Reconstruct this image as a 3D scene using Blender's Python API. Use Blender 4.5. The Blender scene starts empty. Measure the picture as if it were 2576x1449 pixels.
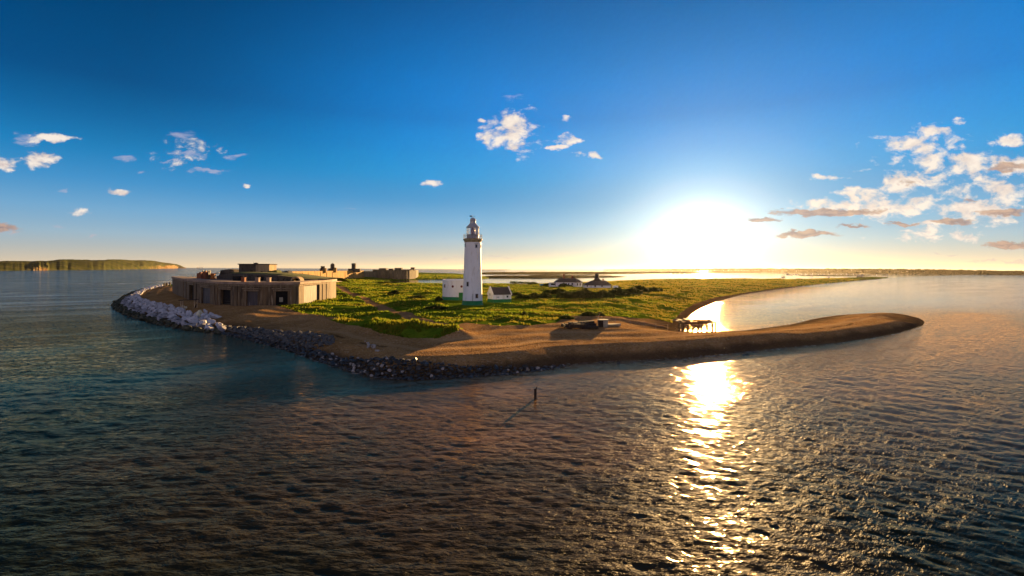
import bpy, bmesh, math, random
import numpy as np
from mathutils import Vector, Matrix, noise as mnoise
random.seed(7); RNG = np.random.default_rng(11)
SC = bpy.context.scene; COL = SC.collection
R = math.radians

# ------------------------------------------------------------------ camera geometry (photo units 2576 x 1449)
F, CU, CV, H = 1250.0, 1288.0, 677.0, 14.0
RHO = math.atan(0.0044); CR, SR = math.cos(RHO), math.sin(RHO)
def ray(u, v):
    a, b = u - CU, v - CV
    return ((a*CR + b*SR)/F, 1.0, -(-a*SR + b*CR)/F)
def at(u, v, z=0.0):
    r = ray(u, v); t = (z - H)/r[2]
    return Vector((t*r[0], t, z))
def atY(u, v, Y):
    r = ray(u, v); return Vector((r[0]*Y, Y, H + r[2]*Y))

# ------------------------------------------------------------------ tagging helpers
def tag(o, label=None, cat=None, group=None, kind=None):
    if label: o['label'] = label
    if cat: o['category'] = cat
    if group: o['group'] = group
    if kind: o['kind'] = kind
    return o
def empty(name, loc, label, cat, group=None, rz=0.0):
    o = bpy.data.objects.new(name, None); COL.objects.link(o)
    o.location = loc; o.rotation_euler = (0, 0, rz); o.empty_display_size = 0.5
    return tag(o, label, cat, group)
def link_mesh(name, verts, faces, mat, parent=None, smooth=False):
    me = bpy.data.meshes.new(name); me.from_pydata([tuple(v) for v in verts], [], faces); me.update()
    if mat: me.materials.append(mat)
    if smooth: me.polygons.foreach_set('use_smooth', [True]*len(me.polygons))
    o = bpy.data.objects.new(name, me); COL.objects.link(o)
    if parent: o.parent = parent
    return o
class MB:
    def __init__(s, off=(0, 0, 0)): s.v = []; s.f = []; s.off = Vector(off)
    def add(s, vs, fs):
        n = len(s.v); s.v += [Vector(v) - s.off for v in vs]; s.f += [tuple(i + n for i in f) for f in fs]; return s
    def box(s, c, d, rz=0.0, rx=0.0, ry=0.0):
        m = Matrix.Translation(c) @ Matrix.Rotation(rz, 4, 'Z') @ Matrix.Rotation(ry, 4, 'Y') @ Matrix.Rotation(rx, 4, 'X')
        x, y, z = d[0]/2, d[1]/2, d[2]/2
        vs = [m @ Vector(p) for p in ((-x,-y,-z),(x,-y,-z),(x,y,-z),(-x,y,-z),(-x,-y,z),(x,-y,z),(x,y,z),(-x,y,z))]
        return s.add(vs, [(3,2,1,0),(4,5,6,7),(0,1,5,4),(1,2,6,5),(2,3,7,6),(3,0,4,7)])
    def prism(s, pts, z0, z1):
        n = len(pts)
        vs = [(p[0], p[1], z0) for p in pts] + [(p[0], p[1], z1) for p in pts]
        return s.add(vs, [tuple(range(n-1, -1, -1)), tuple(range(n, 2*n))] + [(i, (i+1) % n, n+(i+1) % n, n+i) for i in range(n)])
    def lathe(s, prof, n=32, c=(0, 0, 0), a0=0.0, a1=2*math.pi):
        full = abs(a1-a0-2*math.pi) < 1e-6; k = n if full else n+1
        vs = []; fs = []
        for (r, z) in prof:
            for i in range(k):
                a = a0 + (a1-a0)*i/n; vs.append((c[0]+r*math.cos(a), c[1]+r*math.sin(a), c[2]+z))
        for j in range(len(prof)-1):
            for i in range(n):
                i2 = (i+1) % k
                fs.append((j*k+i, j*k+i2, (j+1)*k+i2, (j+1)*k+i))
        return s.add(vs, fs)
    def tube(s, p0, p1, r0, r1=None, n=8):
        r1 = r0 if r1 is None else r1
        p0, p1 = Vector(p0), Vector(p1); d = (p1-p0).normalized()
        q = d.to_track_quat('Z', 'Y').to_matrix(); vs = []
        for p, r in ((p0, r0), (p1, r1)):
            for i in range(n):
                a = 2*math.pi*i/n; vs.append(p + q @ Vector((r*math.cos(a), r*math.sin(a), 0)))
        return s.add(vs, [tuple(range(n-1, -1, -1)), tuple(range(n, 2*n))] + [(i, (i+1) % n, n+(i+1) % n, n+i) for i in range(n)])
    def build(s, name, mat, parent=None, smooth=False, label=None):
        o = link_mesh(name, s.v, s.f, mat, parent, smooth)
        if label: o['label'] = label
        return o

# ------------------------------------------------------------------ node helpers
class NT:
    def __init__(s, tree): s.t = tree; s.n = tree.nodes; s.l = tree.links
    def node(s, typ, ins=None, **kw):
        n = s.n.new(typ)
        for k, v in kw.items(): setattr(n, k, v)
        for k, v in (ins or {}).items():
            if isinstance(v, bpy.types.NodeSocket): s.l.new(v, n.inputs[k])
            else: n.inputs[k].default_value = v
        return n
    def math(s, op, a, b=None, c=None, clamp=False):
        ins = {0: a}
        if b is not None: ins[1] = b
        if c is not None: ins[2] = c
        return s.node('ShaderNodeMath', ins, operation=op, use_clamp=clamp).outputs[0]
    def vmath(s, op, a, b=None, c=None):
        ins = {0: a}
        if b is not None: ins[1] = b
        if c is not None: ins[2] = c
        return s.node('ShaderNodeVectorMath', ins, operation=op)
    def mix(s, f, a, b, blend='MIX'):
        n = s.node('ShaderNodeMix', data_type='RGBA', blend_type=blend, clamp_factor=True)
        for i, v in ((0, f), (6, a), (7, b)):
            if isinstance(v, bpy.types.NodeSocket): s.l.new(v, n.inputs[i])
            else: n.inputs[i].default_value = v if i == 0 else (*v[:3], 1)
        return n.outputs[2]
    def ramp(s, f, stops, interp='LINEAR'):
        n = s.node('ShaderNodeValToRGB', {0: f}); cr = n.color_ramp; cr.interpolation = interp
        while len(cr.elements) < len(stops): cr.elements.new(0.5)
        for e, (p, c) in zip(cr.elements, stops):
            e.position = p; e.color = (*c[:3], 1) if not isinstance(c, float) else (c, c, c, 1)
        return n.outputs[0]
    def smooth(s, f, lo, hi):
        return s.node('ShaderNodeMapRange', {0: f, 1: lo, 2: hi, 3: 0.0, 4: 1.0}, interpolation_type='SMOOTHSTEP').outputs[0]
    def noise(s, vec, scale, detail=4.0, rough=0.55, dist=0.0):
        return s.node('ShaderNodeTexNoise', {'Vector': vec, 'Scale': scale, 'Detail': detail, 'Roughness': rough, 'Distortion': dist}).outputs[0]
    def scaled(s, vec, sc):
        return s.vmath('MULTIPLY', vec, sc).outputs[0]
    def attr(s, name):
        return s.node('ShaderNodeAttribute', attribute_name=name)
def new_mat(name):
    m = bpy.data.materials.new(name); m.use_nodes = True
    nt = NT(m.node_tree); b = m.node_tree.nodes['Principled BSDF']
    return m, nt, b
def setp(b, nt, **kw):
    names = {'color': 'Base Color', 'rough': 'Roughness', 'metal': 'Metallic', 'ior': 'IOR', 'normal': 'Normal', 'spec': 'Specular IOR Level', 'alpha': 'Alpha'}
    for k, v in kw.items():
        i = b.inputs[names[k]]
        if isinstance(v, bpy.types.NodeSocket): nt.l.new(v, i)
        elif k == 'color': i.default_value = (*v[:3], 1)
        else: i.default_value = v
def mottled(name, c0, c1, scale=1.0, rough=0.8, bump=0.2, stretch=(1, 1, 1), c2=None, s2=6.0, bdist=0.05, spec=0.3):
    """two colours by noise (a third as stains), small bump; object-free world coordinates"""
    m, nt, b = new_mat(name)
    pos = nt.node('ShaderNodeTexCoord').outputs['Object']
    p = nt.scaled(pos, stretch)
    n1 = nt.noise(p, scale, 6, 0.6)
    col = nt.mix(nt.smooth(n1, 0.38, 0.62), c0, c1)
    if c2:
        n2 = nt.noise(p, s2, 4, 0.6)
        col = nt.mix(nt.smooth(n2, 0.53, 0.68), col, c2)
    n3 = nt.noise(pos, scale*5, 4, 0.6)
    bn = nt.node('ShaderNodeBump', {'Strength': bump, 'Distance': bdist, 'Height': n3}).outputs[0]
    setp(b, nt, color=col, rough=rough, normal=bn, spec=spec)
    return m

# ------------------------------------------------------------------ numpy noise
def _hash(ix, iy, seed):
    h = (ix.astype(np.int64)*374761393 + iy.astype(np.int64)*668265263 + seed*2147483647) & 0xffffffff
    h = ((h ^ (h >> 13))*1274126177) & 0xffffffff
    return ((h ^ (h >> 16)) & 0xffffff)/float(0xffffff)
def vnoise(x, y, seed=0):
    x = np.asarray(x, float); y = np.asarray(y, float)
    ix, iy = np.floor(x), np.floor(y); fx, fy = x-ix, y-iy
    fx = fx*fx*(3-2*fx); fy = fy*fy*(3-2*fy)
    a, b = _hash(ix, iy, seed), _hash(ix+1, iy, seed); c, d = _hash(ix, iy+1, seed), _hash(ix+1, iy+1, seed)
    return (a*(1-fx)+b*fx)*(1-fy) + (c*(1-fx)+d*fx)*fy
def fbm(x, y, seed=0, oct=4, gain=0.5):
    s = 0; a = 1.0; t = 0
    for o in range(oct):
        s = s + a*(vnoise(x*2**o, y*2**o, seed+o*17)-0.5); t += a; a *= gain
    return s/t*2
def sstep(e0, e1, x):
    t = np.clip((x-e0)/(e1-e0), 0, 1); return t*t*(3-2*t)
def dist_poly(x, y, pts):
    d = np.full(x.shape, 1e18)
    for (x0, y0), (x1, y1) in zip(pts[:-1], pts[1:]):
        dx, dy = x1-x0, y1-y0; L = dx*dx+dy*dy + 1e-9
        t = np.clip(((x-x0)*dx + (y-y0)*dy)/L, 0, 1)
        d = np.minimum(d, (x-x0-t*dx)**2 + (y-y0-t*dy)**2)
    return np.sqrt(d)
def inside(x, y, pts):
    r = np.zeros(x.shape, bool); n = len(pts)
    for i in range(n):
        x0, y0 = pts[i]; x1, y1 = pts[(i+1) % n]
        if y0 == y1: continue
        c = ((y0 > y) != (y1 > y)) & (x < (x1-x0)*(y-y0)/(y1-y0)+x0)
        r ^= c
    return r
def smooth_poly(pts, it=2):
    for _ in range(it):
        q = [pts[0]]
        for a, b in zip(pts[:-1], pts[1:]):
            q.append((a[0]*.75+b[0]*.25, a[1]*.75+b[1]*.25)); q.append((a[0]*.25+b[0]*.75, a[1]*.25+b[1]*.75))
        q.append(pts[-1]); pts = q
    return pts
def img(pts, z=0.0):
    return [tuple(at(u, v, z)[:2]) for u, v in pts]

# ------------------------------------------------------------------ plan of the spit
OUTER = smooth_poly(img([(432,717),(400,719),(360,725),(320,739),(297,753),(281,766),(288,778),(330,797),(400,815),(450,826),(510,831),(560,838),(620,853),(700,873),(800,904),(860,925),(930,943),(1000,950),(1100,948),(1200,942),(1300,935),(1400,922),(1430,914),(1500,909),(1600,905),(1700,901),(1800,893),(1900,881),(2000,871),(2100,863),(2200,849),(2280,833),(2322,818)]), 1)
INNER = smooth_poly(img([(2322,818),(2327,808),(2305,797),(2260,791),(2180,790),(2100,795),(2050,801),(2000,815),(1930,825),(1850,835),(1780,838),(1720,839),(1706,830),(1712,815),(1730,797),(1760,777),(1810,757),(1870,740),(1950,729),(2050,715.5),(2150,706.5),(2226,700.5),(2236,698.6)]), 1)
LAGOON = img([(2236,698.6),(2200,697),(2140,698.5),(2100,700),(1968,705),(1860,704),(1700,704.5),(1613,705),(1500,710),(1400,714),(1288,718),(1180,717.5),(1100,716.5),(1030,715),(975,712),(951,708),(990,704.5),(1050,703),(1165,702.3),(1210,701.5),(1232,699),(1225,696),(1190,692),(1165,689.5),(1100,688),(1060,687)], 0.5) + [tuple(at(700,690)[:2]), tuple(at(600,695)[:2]), tuple(at(500,705)[:2]), OUTER[0]]
LAND = OUTER + INNER[1:] + LAGOON[1:-1]
GRASS = img([(690,771),(740,779),(830,802),(900,817),(960,832),(1030,842),(1100,845),(1150,841),(1160,834),(1140,820),(1170,813),(1250,820),(1330,818),(1400,811),(1425,795),(1500,788),(1600,786),(1660,785),(1690,788),(1712,768),(1745,751),(1800,737),(1870,726.5),(1960,716.5),(2060,707.5),(2150,702.5),(2190,700)], 2.9) + [(900,1000),(900,1500),(-700,1500),(-700,600),(-300,420),(-158,240),(-75,175),(-70,150)]
PATH = img([(842,715),(880,736),(915,750),(945,768),(1000,788),(1050,802),(1110,815),(1180,830)], 3.0)
PATH2 = img([(690,772),(770,790),(850,800)], 3.0)
MOUND = [tuple(atY(u, v, Y)[:2]) for u, v, Y in ((740,775,121),(800,777,117),(860,782,110),(900,786,106),(960,800,95),(1010,806,91),(1060,808,89),(1110,818,86.5),(1140,832,86))]
BANKS = [ (img([(1010,768),(1050,764),(1095,770)],3), 0.9, 3.0), (img([(1090,776),(1160,778),(1225,780)],3), 0.5, 3.5),
          (img([(1250,800),(1330,806)],3), 0.5, 2.5), (img([(1440,770),(1530,765),(1640,768)],3), 0.6, 5.0), (img([(880,755),(905,748)],3),0.7,2.2),
          (img([(1000,742),(1080,738)],3), 0.5, 5.0), (img([(1100,745),(1140,747)],3), 0.5, 4.0),
          (img([(1460,795),(1560,792),(1660,798)],3), 0.5, 2.0) ]
APRON = img([(541,707),(590,708.7),(644,709.6),(690,709.7),(735,709.4),(752,709.0),(831.5,703.7)], 10.0)
PADS = [(at(1188.7,766,3.05).x, at(1188.7,766,3.05).y, 6.0), (at(1150,755.5,3).x, at(1150,755.5,3).y+4, 9.0), (at(1256,760.5,3).x, at(1256,760.5,3).y+1, 6.0), (at(1431,721,3).x, at(1431,721,3).y+4, 14.0), (at(1508,724,3).x, at(1508,724,3).y+4, 14.0)]
def prof(d, pts): return np.interp(d, [p[0] for p in pts], [p[1] for p in pts])
def height(x, y, full=False):
    ins = inside(x, y, LAND); sg = np.where(ins, 1.0, -1.0)
    do, di, dl = dist_poly(x, y, OUTER), dist_poly(x, y, INNER), dist_poly(x, y, LAGOON)
    wob = 1 + 0.22*fbm(x/9, y/9, 5, 3)
    dow = do*wob
    t = sstep(-58, -24, x)
    far = sstep(150, 190, y)*(1-t)
    zl = prof(dow, [(0,0),(3,.55),(13,1.75),(27,2.75),(34,3.15),(45,3.0)])
    zr = prof(dow, [(0,0),(2.6,1.3),(5,1.85),(9,2.0),(16,2.32),(24,2.72),(30,3.0),(45,3.0)])
    zf = prof(dow, [(0,0),(18,2.6),(30,3.0)])
    zo = (zl*(1-far)+zf*far)*(1-t) + zr*t
    zi = prof(di*wob, [(0,0),(2,.5),(6,.95),(12,1.7),(18,2.3),(26,2.8),(40,3.0)])
    zg = prof(dl, [(0,0),(4,.5),(12,1.5),(30,2.5),(60,3.0)])
    z = np.minimum(np.minimum(zo, zi), zg)
    d = np.minimum(np.minimum(do, di), dl)
    cap = 1.5 + 0.022*np.minimum(do, 30) + 3*(1-sstep(28, 58, x)*sstep(190, 165, y))
    z = np.minimum(z, cap)
    z = np.where(ins, z, -np.minimum(d*0.25, 2.5))
    g = inside(x, y, GRASS) & ins
    dg = dist_poly(x, y, GRASS + [GRASS[0]])
    gm = np.where(g, 1.0, 0.0)
    gs = np.where(g, sstep(0, 5, dg), 0)
    ap = dist_poly(x, y, APRON)
    z = np.where(ins & (ap < 30), np.maximum(z, np.minimum(3.35 - 0.085*np.maximum(ap-2, 0), 0.145*do)), z)
    # raised grass bank by the shingle, hummocks, low banks
    dm = dist_poly(x, y, MOUND)
    z = z + (0.85 + 0.6*sstep(-34, -18, x))*np.exp(-(dm/2.9)**2)*(0.85+0.5*fbm(x/6, y/6, 31, 3))*np.where(ins, 1, 0)
    for pl, hh, ww in BANKS:
        z = z + hh*np.exp(-(dist_poly(x, y, pl)/ww)**2)*np.where(ins, 1, 0)
    amp = gs*sstep(0, 60, dl)
    z = z + amp*(0.95*fbm(x/17, y/11, 3, 3) + 0.36*fbm(x/5, y/3.4, 9, 3))
    z = z + np.where(ins & ~g, 1, 0)*(0.02*fbm(x/5, y/3.0, 21, 4) + sstep(5, 9, d)*(1-sstep(30, 40, d))*0.07*np.sin(d*1.05 + 2.2*fbm(x/14, y/14, 23, 3)))
    for (px, py, pr) in PADS:
        k = sstep(pr*1.5, pr, np.hypot(x-px, y-py)); z = z*(1-k) + 3.0*k
    # flat trodden path
    dp = np.minimum(dist_poly(x, y, PATH), dist_poly(x, y, PATH2)*1.6)
    pw = 1.9 + 0.7*fbm(x/5, y/5, 77, 2)
    pm = np.where(dp < pw, 1.0, 0.0)
    z = z - 0.18*np.exp(-(dp/2.2)**2)*gm
    if full: return z, gm, pm*gm, d, ins, dg
    return z
def ground_z(x, y): return float(height(np.array([x], float), np.array([y], float))[0])

def gat(u, v, z=3.0):
    for _ in range(4):
        p = at(u, v, z); z = ground_z(p.x, p.y)
    p.z = z; return p
# ------------------------------------------------------------------ materials
def ground_material():
    m, nt, b = new_mat('shingle_grass_ground')
    pos = nt.node('ShaderNodeNewGeometry').outputs['Position']
    fine = nt.node('ShaderNodeTexVoronoi', {'Vector': pos, 'Scale': 4.5}, feature='F1')
    peb = nt.node('ShaderNodeSeparateColor', {0: fine.outputs['Color']}).outputs[0]
    big = nt.noise(pos, 0.16, 4, 0.6); mid = nt.noise(pos, 1.3, 5, 0.65)
    sh = nt.mix(nt.smooth(big, 0.35, 0.65), (0.33, 0.185, 0.072), (0.43, 0.25, 0.105))
    sh = nt.mix(nt.math('MULTIPLY', nt.smooth(peb, 0.86, 0.98), 0.6), sh, (0.60, 0.45, 0.30))
    sh = nt.mix(nt.math('MULTIPLY', nt.smooth(peb, 0.26, 0.05), 0.6), sh, (0.12, 0.07, 0.035))
    sh = nt.mix(nt.math('MULTIPLY', nt.smooth(mid, 0.55, 0.75), 0.55), sh, (0.17, 0.10, 0.045))
    wk = nt.attr('wrack').outputs['Fac']
    sh = nt.mix(nt.math('MULTIPLY', nt.smooth(nt.math('ADD', wk, nt.math('MULTIPLY', nt.math('SUBTRACT', mid, 0.5), 1.2)), 0.35, 0.8), 0.75), sh, (0.055, 0.036, 0.02))
    sh = nt.mix(nt.math('MULTIPLY', nt.attr('ridge').outputs['Fac'], 0.45), sh, (0.56, 0.38, 0.20))
    wet = nt.attr('wet').outputs['Fac']
    sh = nt.mix(wet, sh, (0.035, 0.027, 0.02))
    # grass
    g1 = nt.noise(nt.scaled(pos, (0.8, 1.5, 1)), 0.22, 5, 0.62); g2 = nt.noise(pos, 1.1, 5, 0.65); g3 = nt.noise(pos, 0.035, 3, 0.5)
    gr = nt.mix(nt.smooth(g1, 0.36, 0.64), (0.07, 0.13, 0.008), (0.15, 0.21, 0.013))
    gr = nt.mix(nt.math('MULTIPLY', nt.smooth(g2, 0.52, 0.70), 0.7), gr, (0.035, 0.06, 0.006))
    glare_gold = nt.attr('glare_gold').outputs['Fac']
    gr = nt.mix(nt.math('MULTIPLY', glare_gold, nt.smooth(g3, 0.3, 0.7)), gr, (0.12, 0.095, 0.010))  # golden sun glare painted into the grass towards the right
    gr = nt.mix(nt.math('MULTIPLY', nt.smooth(g1, 0.60, 0.72), 0.5), gr, (0.12, 0.12, 0.015))
    ga = nt.attr('grass').outputs['Fac']
    gf = nt.smooth(nt.math('ADD', ga, nt.math('MULTIPLY', nt.math('SUBTRACT', g2, 0.5), 0.9)), 0.4, 0.6)
    pth = nt.mix(nt.smooth(mid, 0.35, 0.65), (0.26, 0.15, 0.065), (0.36, 0.21, 0.10))
    pa = nt.attr('path').outputs['Fac']
    pf = nt.smooth(nt.math('ADD', pa, nt.math('MULTIPLY', nt.math('SUBTRACT', g2, 0.5), 0.6)), 0.35, 0.65)
    col = nt.mix(pf, nt.mix(gf, sh, gr), pth)
    h = nt.math('ADD', nt.math('MULTIPLY', fine.outputs['Distance'], nt.math('SUBTRACT', 1.0, gf)), nt.math('MULTIPLY', g2, 0.9))
    bn = nt.node('ShaderNodeBump', {'Strength': 0.75, 'Distance': 0.22, 'Height': h}).outputs[0]
    setp(b, nt, color=col, rough=nt.math('SUBTRACT', 0.95, nt.math('MULTIPLY', wet, 0.35)), normal=bn, spec=0.0)
    return m
def water_material():
    m, nt, b = new_mat('sea_water')
    pos = nt.node('ShaderNodeNewGeometry').outputs['Position']
    calm = nt.attr('calm').outputs['Fac']; foam = nt.attr('foam').outputs['Fac']; shal = nt.attr('shallow').outputs['Fac']
    # chop whose crests swing round from across the view (left) to along the spit (right)
    rot = nt.node('ShaderNodeVectorRotate', {'Vector': pos, 'Angle': R(-38)}, rotation_type='Z_AXIS').outputs[0]
    xs = nt.node('ShaderNodeSeparateXYZ', {0: pos}).outputs[0]
    tw = nt.smooth(xs, -15.0, 40.0)
    def chop(sc, det):
        a = nt.noise(nt.scaled(pos, (0.42, 1, 1)), sc, det, 0.6, 0.3); c = nt.noise(nt.scaled(rot, (0.42, 1, 1)), sc, det, 0.6, 0.3)
        f = nt.node('ShaderNodeMix', {0: tw, 2: a, 3: c}, data_type='FLOAT'); return f.outputs[0]
    h1 = chop(2.1, 3); h2 = chop(6.5, 3); h0 = chop(0.34, 2)
    hh = nt.math('ADD', nt.math('ADD', nt.math('MULTIPLY', h1, 0.34), nt.math('MULTIPLY', h2, 0.11)), nt.math('MULTIPLY', h0, 0.6))
    slick = nt.noise(nt.scaled(rot, (0.35, 1.6, 1)), 0.045, 4, 0.6, 0.8)
    st = nt.math('MULTIPLY', nt.math('SUBTRACT', 1.0, nt.math('MULTIPLY', calm, 0.88)), nt.math('ADD', 0.5, nt.smooth(slick, 0.34, 0.62)))
    race = nt.attr('race').outputs['Fac']
    rp = nt.node('ShaderNodeTexNoise', {'Vector': nt.scaled(pos, (0.5, 1, 1)), 'Scale': 3.2, 'Detail': 3.0, 'Roughness': 0.65}).outputs[1]
    rv = nt.vmath('SUBTRACT', rp, (0.5, 0.5, 0.5)).outputs[0]
    def normal(dist, vx, vy):
        q = nt.node('ShaderNodeBump', {'Strength': st, 'Distance': dist, 'Height': hh}).outputs[0]
        k = nt.math('MULTIPLY', st, nt.math('ADD', 1.0, nt.math('MULTIPLY', race, 3.5)))
        r2 = nt.node('ShaderNodeVectorMath', {0: nt.vmath('MULTIPLY', rv, (vx, vy, 0.0)).outputs[0], 3: k}, operation='SCALE').outputs[0]
        return nt.vmath('NORMALIZE', nt.vmath('ADD', q, r2).outputs[0]).outputs[0]
    bn = normal(0.17, 0.22, 0.42); bd = normal(1.0, 0.9, 1.9)
    fn = nt.noise(pos, 0.7, 6, 0.7)
    ff = nt.smooth(nt.math('ADD', foam, nt.math('MULTIPLY', nt.math('SUBTRACT', fn, 0.5), 1.1)), 0.45, 0.8)
    silt_reflect = nt.attr('silt_reflect').outputs['Fac']
    deep = nt.mix(silt_reflect, (0.0035, 0.011, 0.0065), (0.175, 0.098, 0.052))  # brown silt, with warm sky reflection also put into the colour
    deep = nt.mix(nt.math('MULTIPLY', shal, 0.5), deep, (0.06, 0.04, 0.02))
    col = nt.mix(ff, deep, (0.55, 0.6, 0.66))
    nt.n.remove(b)
    df = nt.node('ShaderNodeBsdfDiffuse', {0: col, 'Normal': bd})
    tint = nt.mix(silt_reflect, nt.mix(nt.attr('far').outputs['Fac'], (0.72, 0.60, 0.38), (0.86, 0.86, 0.84)), (1.0, 0.64, 0.38))  # reflected light tinted by region: warm near and over silt, neutral far off
    gl = nt.node('ShaderNodeBsdfGlossy', {0: tint, 'Roughness': 0.05, 'Normal': bn})
    fr = nt.node('ShaderNodeFresnel', {0: 1.21, 'Normal': bn}).outputs[0]
    fr = nt.math('MULTIPLY', fr, nt.math('SUBTRACT', 1.0, nt.math('MULTIPLY', ff, 0.9)))
    gb = nt.node('ShaderNodeBsdfGlossy', {0: (1, 1, 1, 1), 'Roughness': 0.30, 'Normal': bd})
    df = nt.node('ShaderNodeMixShader', {0: 0.0055, 1: df.outputs[0], 2: gb.outputs[0]})
    mx = nt.node('ShaderNodeMixShader', {0: fr, 1: df.outputs[0], 2: gl.outputs[0]})
    nt.l.new(mx.outputs[0], nt.n['Material Output'].inputs[0])
    return m
M = {}
M['ground'] = ground_material(); M['water'] = water_material()
M['white'] = mottled('white_paint', (0.84, 0.84, 0.83), (0.78, 0.78, 0.77), 0.5, 0.55, 0.1, (1, 1, .25), (0.68, 0.66, 0.62), 1.2)
M['green'] = mottled('green_paint', (0.008, 0.16, 0.045), (0.014, 0.20, 0.06), 1.2, 0.5, 0.1)
M['door_green'] = mottled('door_green', (0.008, 0.16, 0.025), (0.012, 0.2, 0.03), 2, 0.45, 0.05)
M['grey_paint'] = mottled('grey_paint', (0.42, 0.43, 0.45), (0.34, 0.35, 0.37), 1.0, 0.5, 0.1)
M['cornice'] = mottled('stained_cornice', (0.40, 0.34, 0.20), (0.26, 0.20, 0.10), 1.5, 0.7, 0.1)
M['iron'] = mottled('dark_iron', (0.015, 0.014, 0.013), (0.03, 0.026, 0.022), 2, 0.5, 0.1)
M['red'] = mottled('red_enamel', (0.16, 0.012, 0.008), (0.10, 0.01, 0.008), 2, 0.4, 0.05)
M['dark_glass'] = mottled('dark_glass', (0.01, 0.012, 0.016), (0.02, 0.022, 0.03), 2, 0.12, 0.0, spec=0.6)
M['slate'] = mottled('slate_roof', (0.045, 0.04, 0.045), (0.075, 0.066, 0.07), 2.5, 0.7, 0.3, (1, 1, 3))
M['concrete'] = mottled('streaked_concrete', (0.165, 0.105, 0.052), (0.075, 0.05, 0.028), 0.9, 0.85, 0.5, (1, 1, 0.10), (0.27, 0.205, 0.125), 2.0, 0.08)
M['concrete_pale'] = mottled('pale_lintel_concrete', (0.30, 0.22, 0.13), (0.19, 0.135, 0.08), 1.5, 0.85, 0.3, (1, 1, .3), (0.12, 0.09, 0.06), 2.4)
M['concrete_lit'] = mottled('sunlit_concrete', (0.42, 0.29, 0.15), (0.30, 0.21, 0.11), 0.9, 0.85, 0.5, (1, 1, 0.12), (0.50, 0.37, 0.22), 2.2, 0.08)  # paler copy of the concrete with sunlight put into its colour
M['roof_slab'] = mottled('pink_concrete_slab', (0.36, 0.25, 0.17), (0.24, 0.165, 0.115), 0.5, 0.85, 0.3)
M['shield'] = mottled('rusty_shield', (0.055, 0.048, 0.05), (0.085, 0.07, 0.065), 0.8, 0.7, 0.2, (1, 1, .15), (0.17, 0.15, 0.14), 1.6)
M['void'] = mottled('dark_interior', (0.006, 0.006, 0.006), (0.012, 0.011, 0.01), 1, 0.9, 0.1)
M['masonry'] = mottled('sunlit_masonry', (0.46, 0.26, 0.06), (0.33, 0.185, 0.045), 0.35, 0.9, 0.5, (1, 1, 0.22), (0.18, 0.11, 0.04), 0.8, 0.3)  # castle stone with the low sun put into its orange
M['masonry_dark'] = mottled('shaded_masonry', (0.17, 0.13, 0.075), (0.11, 0.085, 0.05), 0.35, 0.9, 0.5, (1, 1, 0.22), (0.22, 0.17, 0.10), 0.8, 0.3)  # same castle stone, darkened in colour for the shaded wing
M['dark_stone'] = mottled('dark_stone', (0.055, 0.045, 0.034), (0.09, 0.072, 0.052), 0.5, 0.9, 0.5, (1, 1, 0.5), (0.03, 0.026, 0.02), 1.4, 0.2)
M['brick'] = mottled('red_brick', (0.26, 0.085, 0.035), (0.19, 0.065, 0.03), 3, 0.85, 0.3)
M['orange'] = mottled('rust_orange', (0.45, 0.14, 0.02), (0.30, 0.09, 0.015), 3, 0.7, 0.2)
M['turf'] = mottled('roof_turf', (0.07, 0.095, 0.012), (0.11, 0.12, 0.018), 0.6, 0.95, 0.6, bdist=0.3)
M['timber'] = mottled('dark_wet_timber', (0.020, 0.013, 0.008), (0.036, 0.024, 0.014), 2, 0.8, 0.4, (1, 1, .3))
M['timber_pale'] = mottled('pale_timber', (0.36, 0.26, 0.15), (0.46, 0.33, 0.19), 2, 0.8, 0.3, (1, 1, .3))
M['pale'] = mottled('pale_panel', (0.36, 0.33, 0.24), (0.28, 0.26, 0.19), 2, 0.7, 0.1)
M['blue'] = mottled('blue_paint', (0.015, 0.16, 0.27), (0.02, 0.2, 0.33), 2, 0.5, 0.1)
M['hull_white'] = mottled('boat_white', (0.5, 0.48, 0.44), (0.42, 0.40, 0.37), 2, 0.35, 0.05)
M['hull_dark'] = mottled('boat_dark', (0.035, 0.035, 0.045), (0.06, 0.05, 0.05), 2, 0.4, 0.05)
M['stone_white'] = mottled('pale_limestone', (0.44, 0.44, 0.48), (0.58, 0.57, 0.60), 0.9, 0.85, 0.6, (1, 1, 1), (0.27, 0.27, 0.30), 1.8, 0.15)
M['stone_weed'] = mottled('weedy_stone', (0.030, 0.034, 0.016), (0.062, 0.060, 0.034), 0.9, 0.75, 0.6, (1, 1, 1), (0.13, 0.12, 0.085), 1.4, 0.15)
M['stone_blue'] = mottled('slate_blue_stone', (0.075, 0.073, 0.070), (0.125, 0.12, 0.112), 0.9, 0.7, 0.6, (1, 1, 1), (0.04, 0.038, 0.035), 1.8, 0.1)
M['stone_black'] = mottled('wet_black_stone', (0.014, 0.014, 0.015), (0.034, 0.032, 0.03), 1.2, 0.45, 0.6, (1, 1, 1), (0.09, 0.085, 0.08), 1.6, 0.1, spec=0.5)
M['cream_sunlit_stone'] = mottled('cream_sunlit_limestone', (0.72, 0.66, 0.46), (0.62, 0.55, 0.38), 0.9, 0.85, 0.6, (1, 1, 1), (0.4, 0.34, 0.22), 2.4, 0.15)  # cream stone; its yellow also stands for sunlight on single boulders
M['chalk'] = mottled('chalk', (0.62, 0.56, 0.47), (0.5, 0.45, 0.38), 0.01, 0.9, 0.2)
M['jetty_timber'] = mottled('glare_lit_jetty_timber', (0.085, 0.050, 0.020), (0.13, 0.078, 0.032), 2, 0.8, 0.4, (1, 1, .3))  # lighter copy of the timber, golden glare put into its colour
M['bark'] = mottled('bark', (0.03, 0.022, 0.013), (0.05, 0.036, 0.02), 3, 0.9, 0.4)
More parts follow.
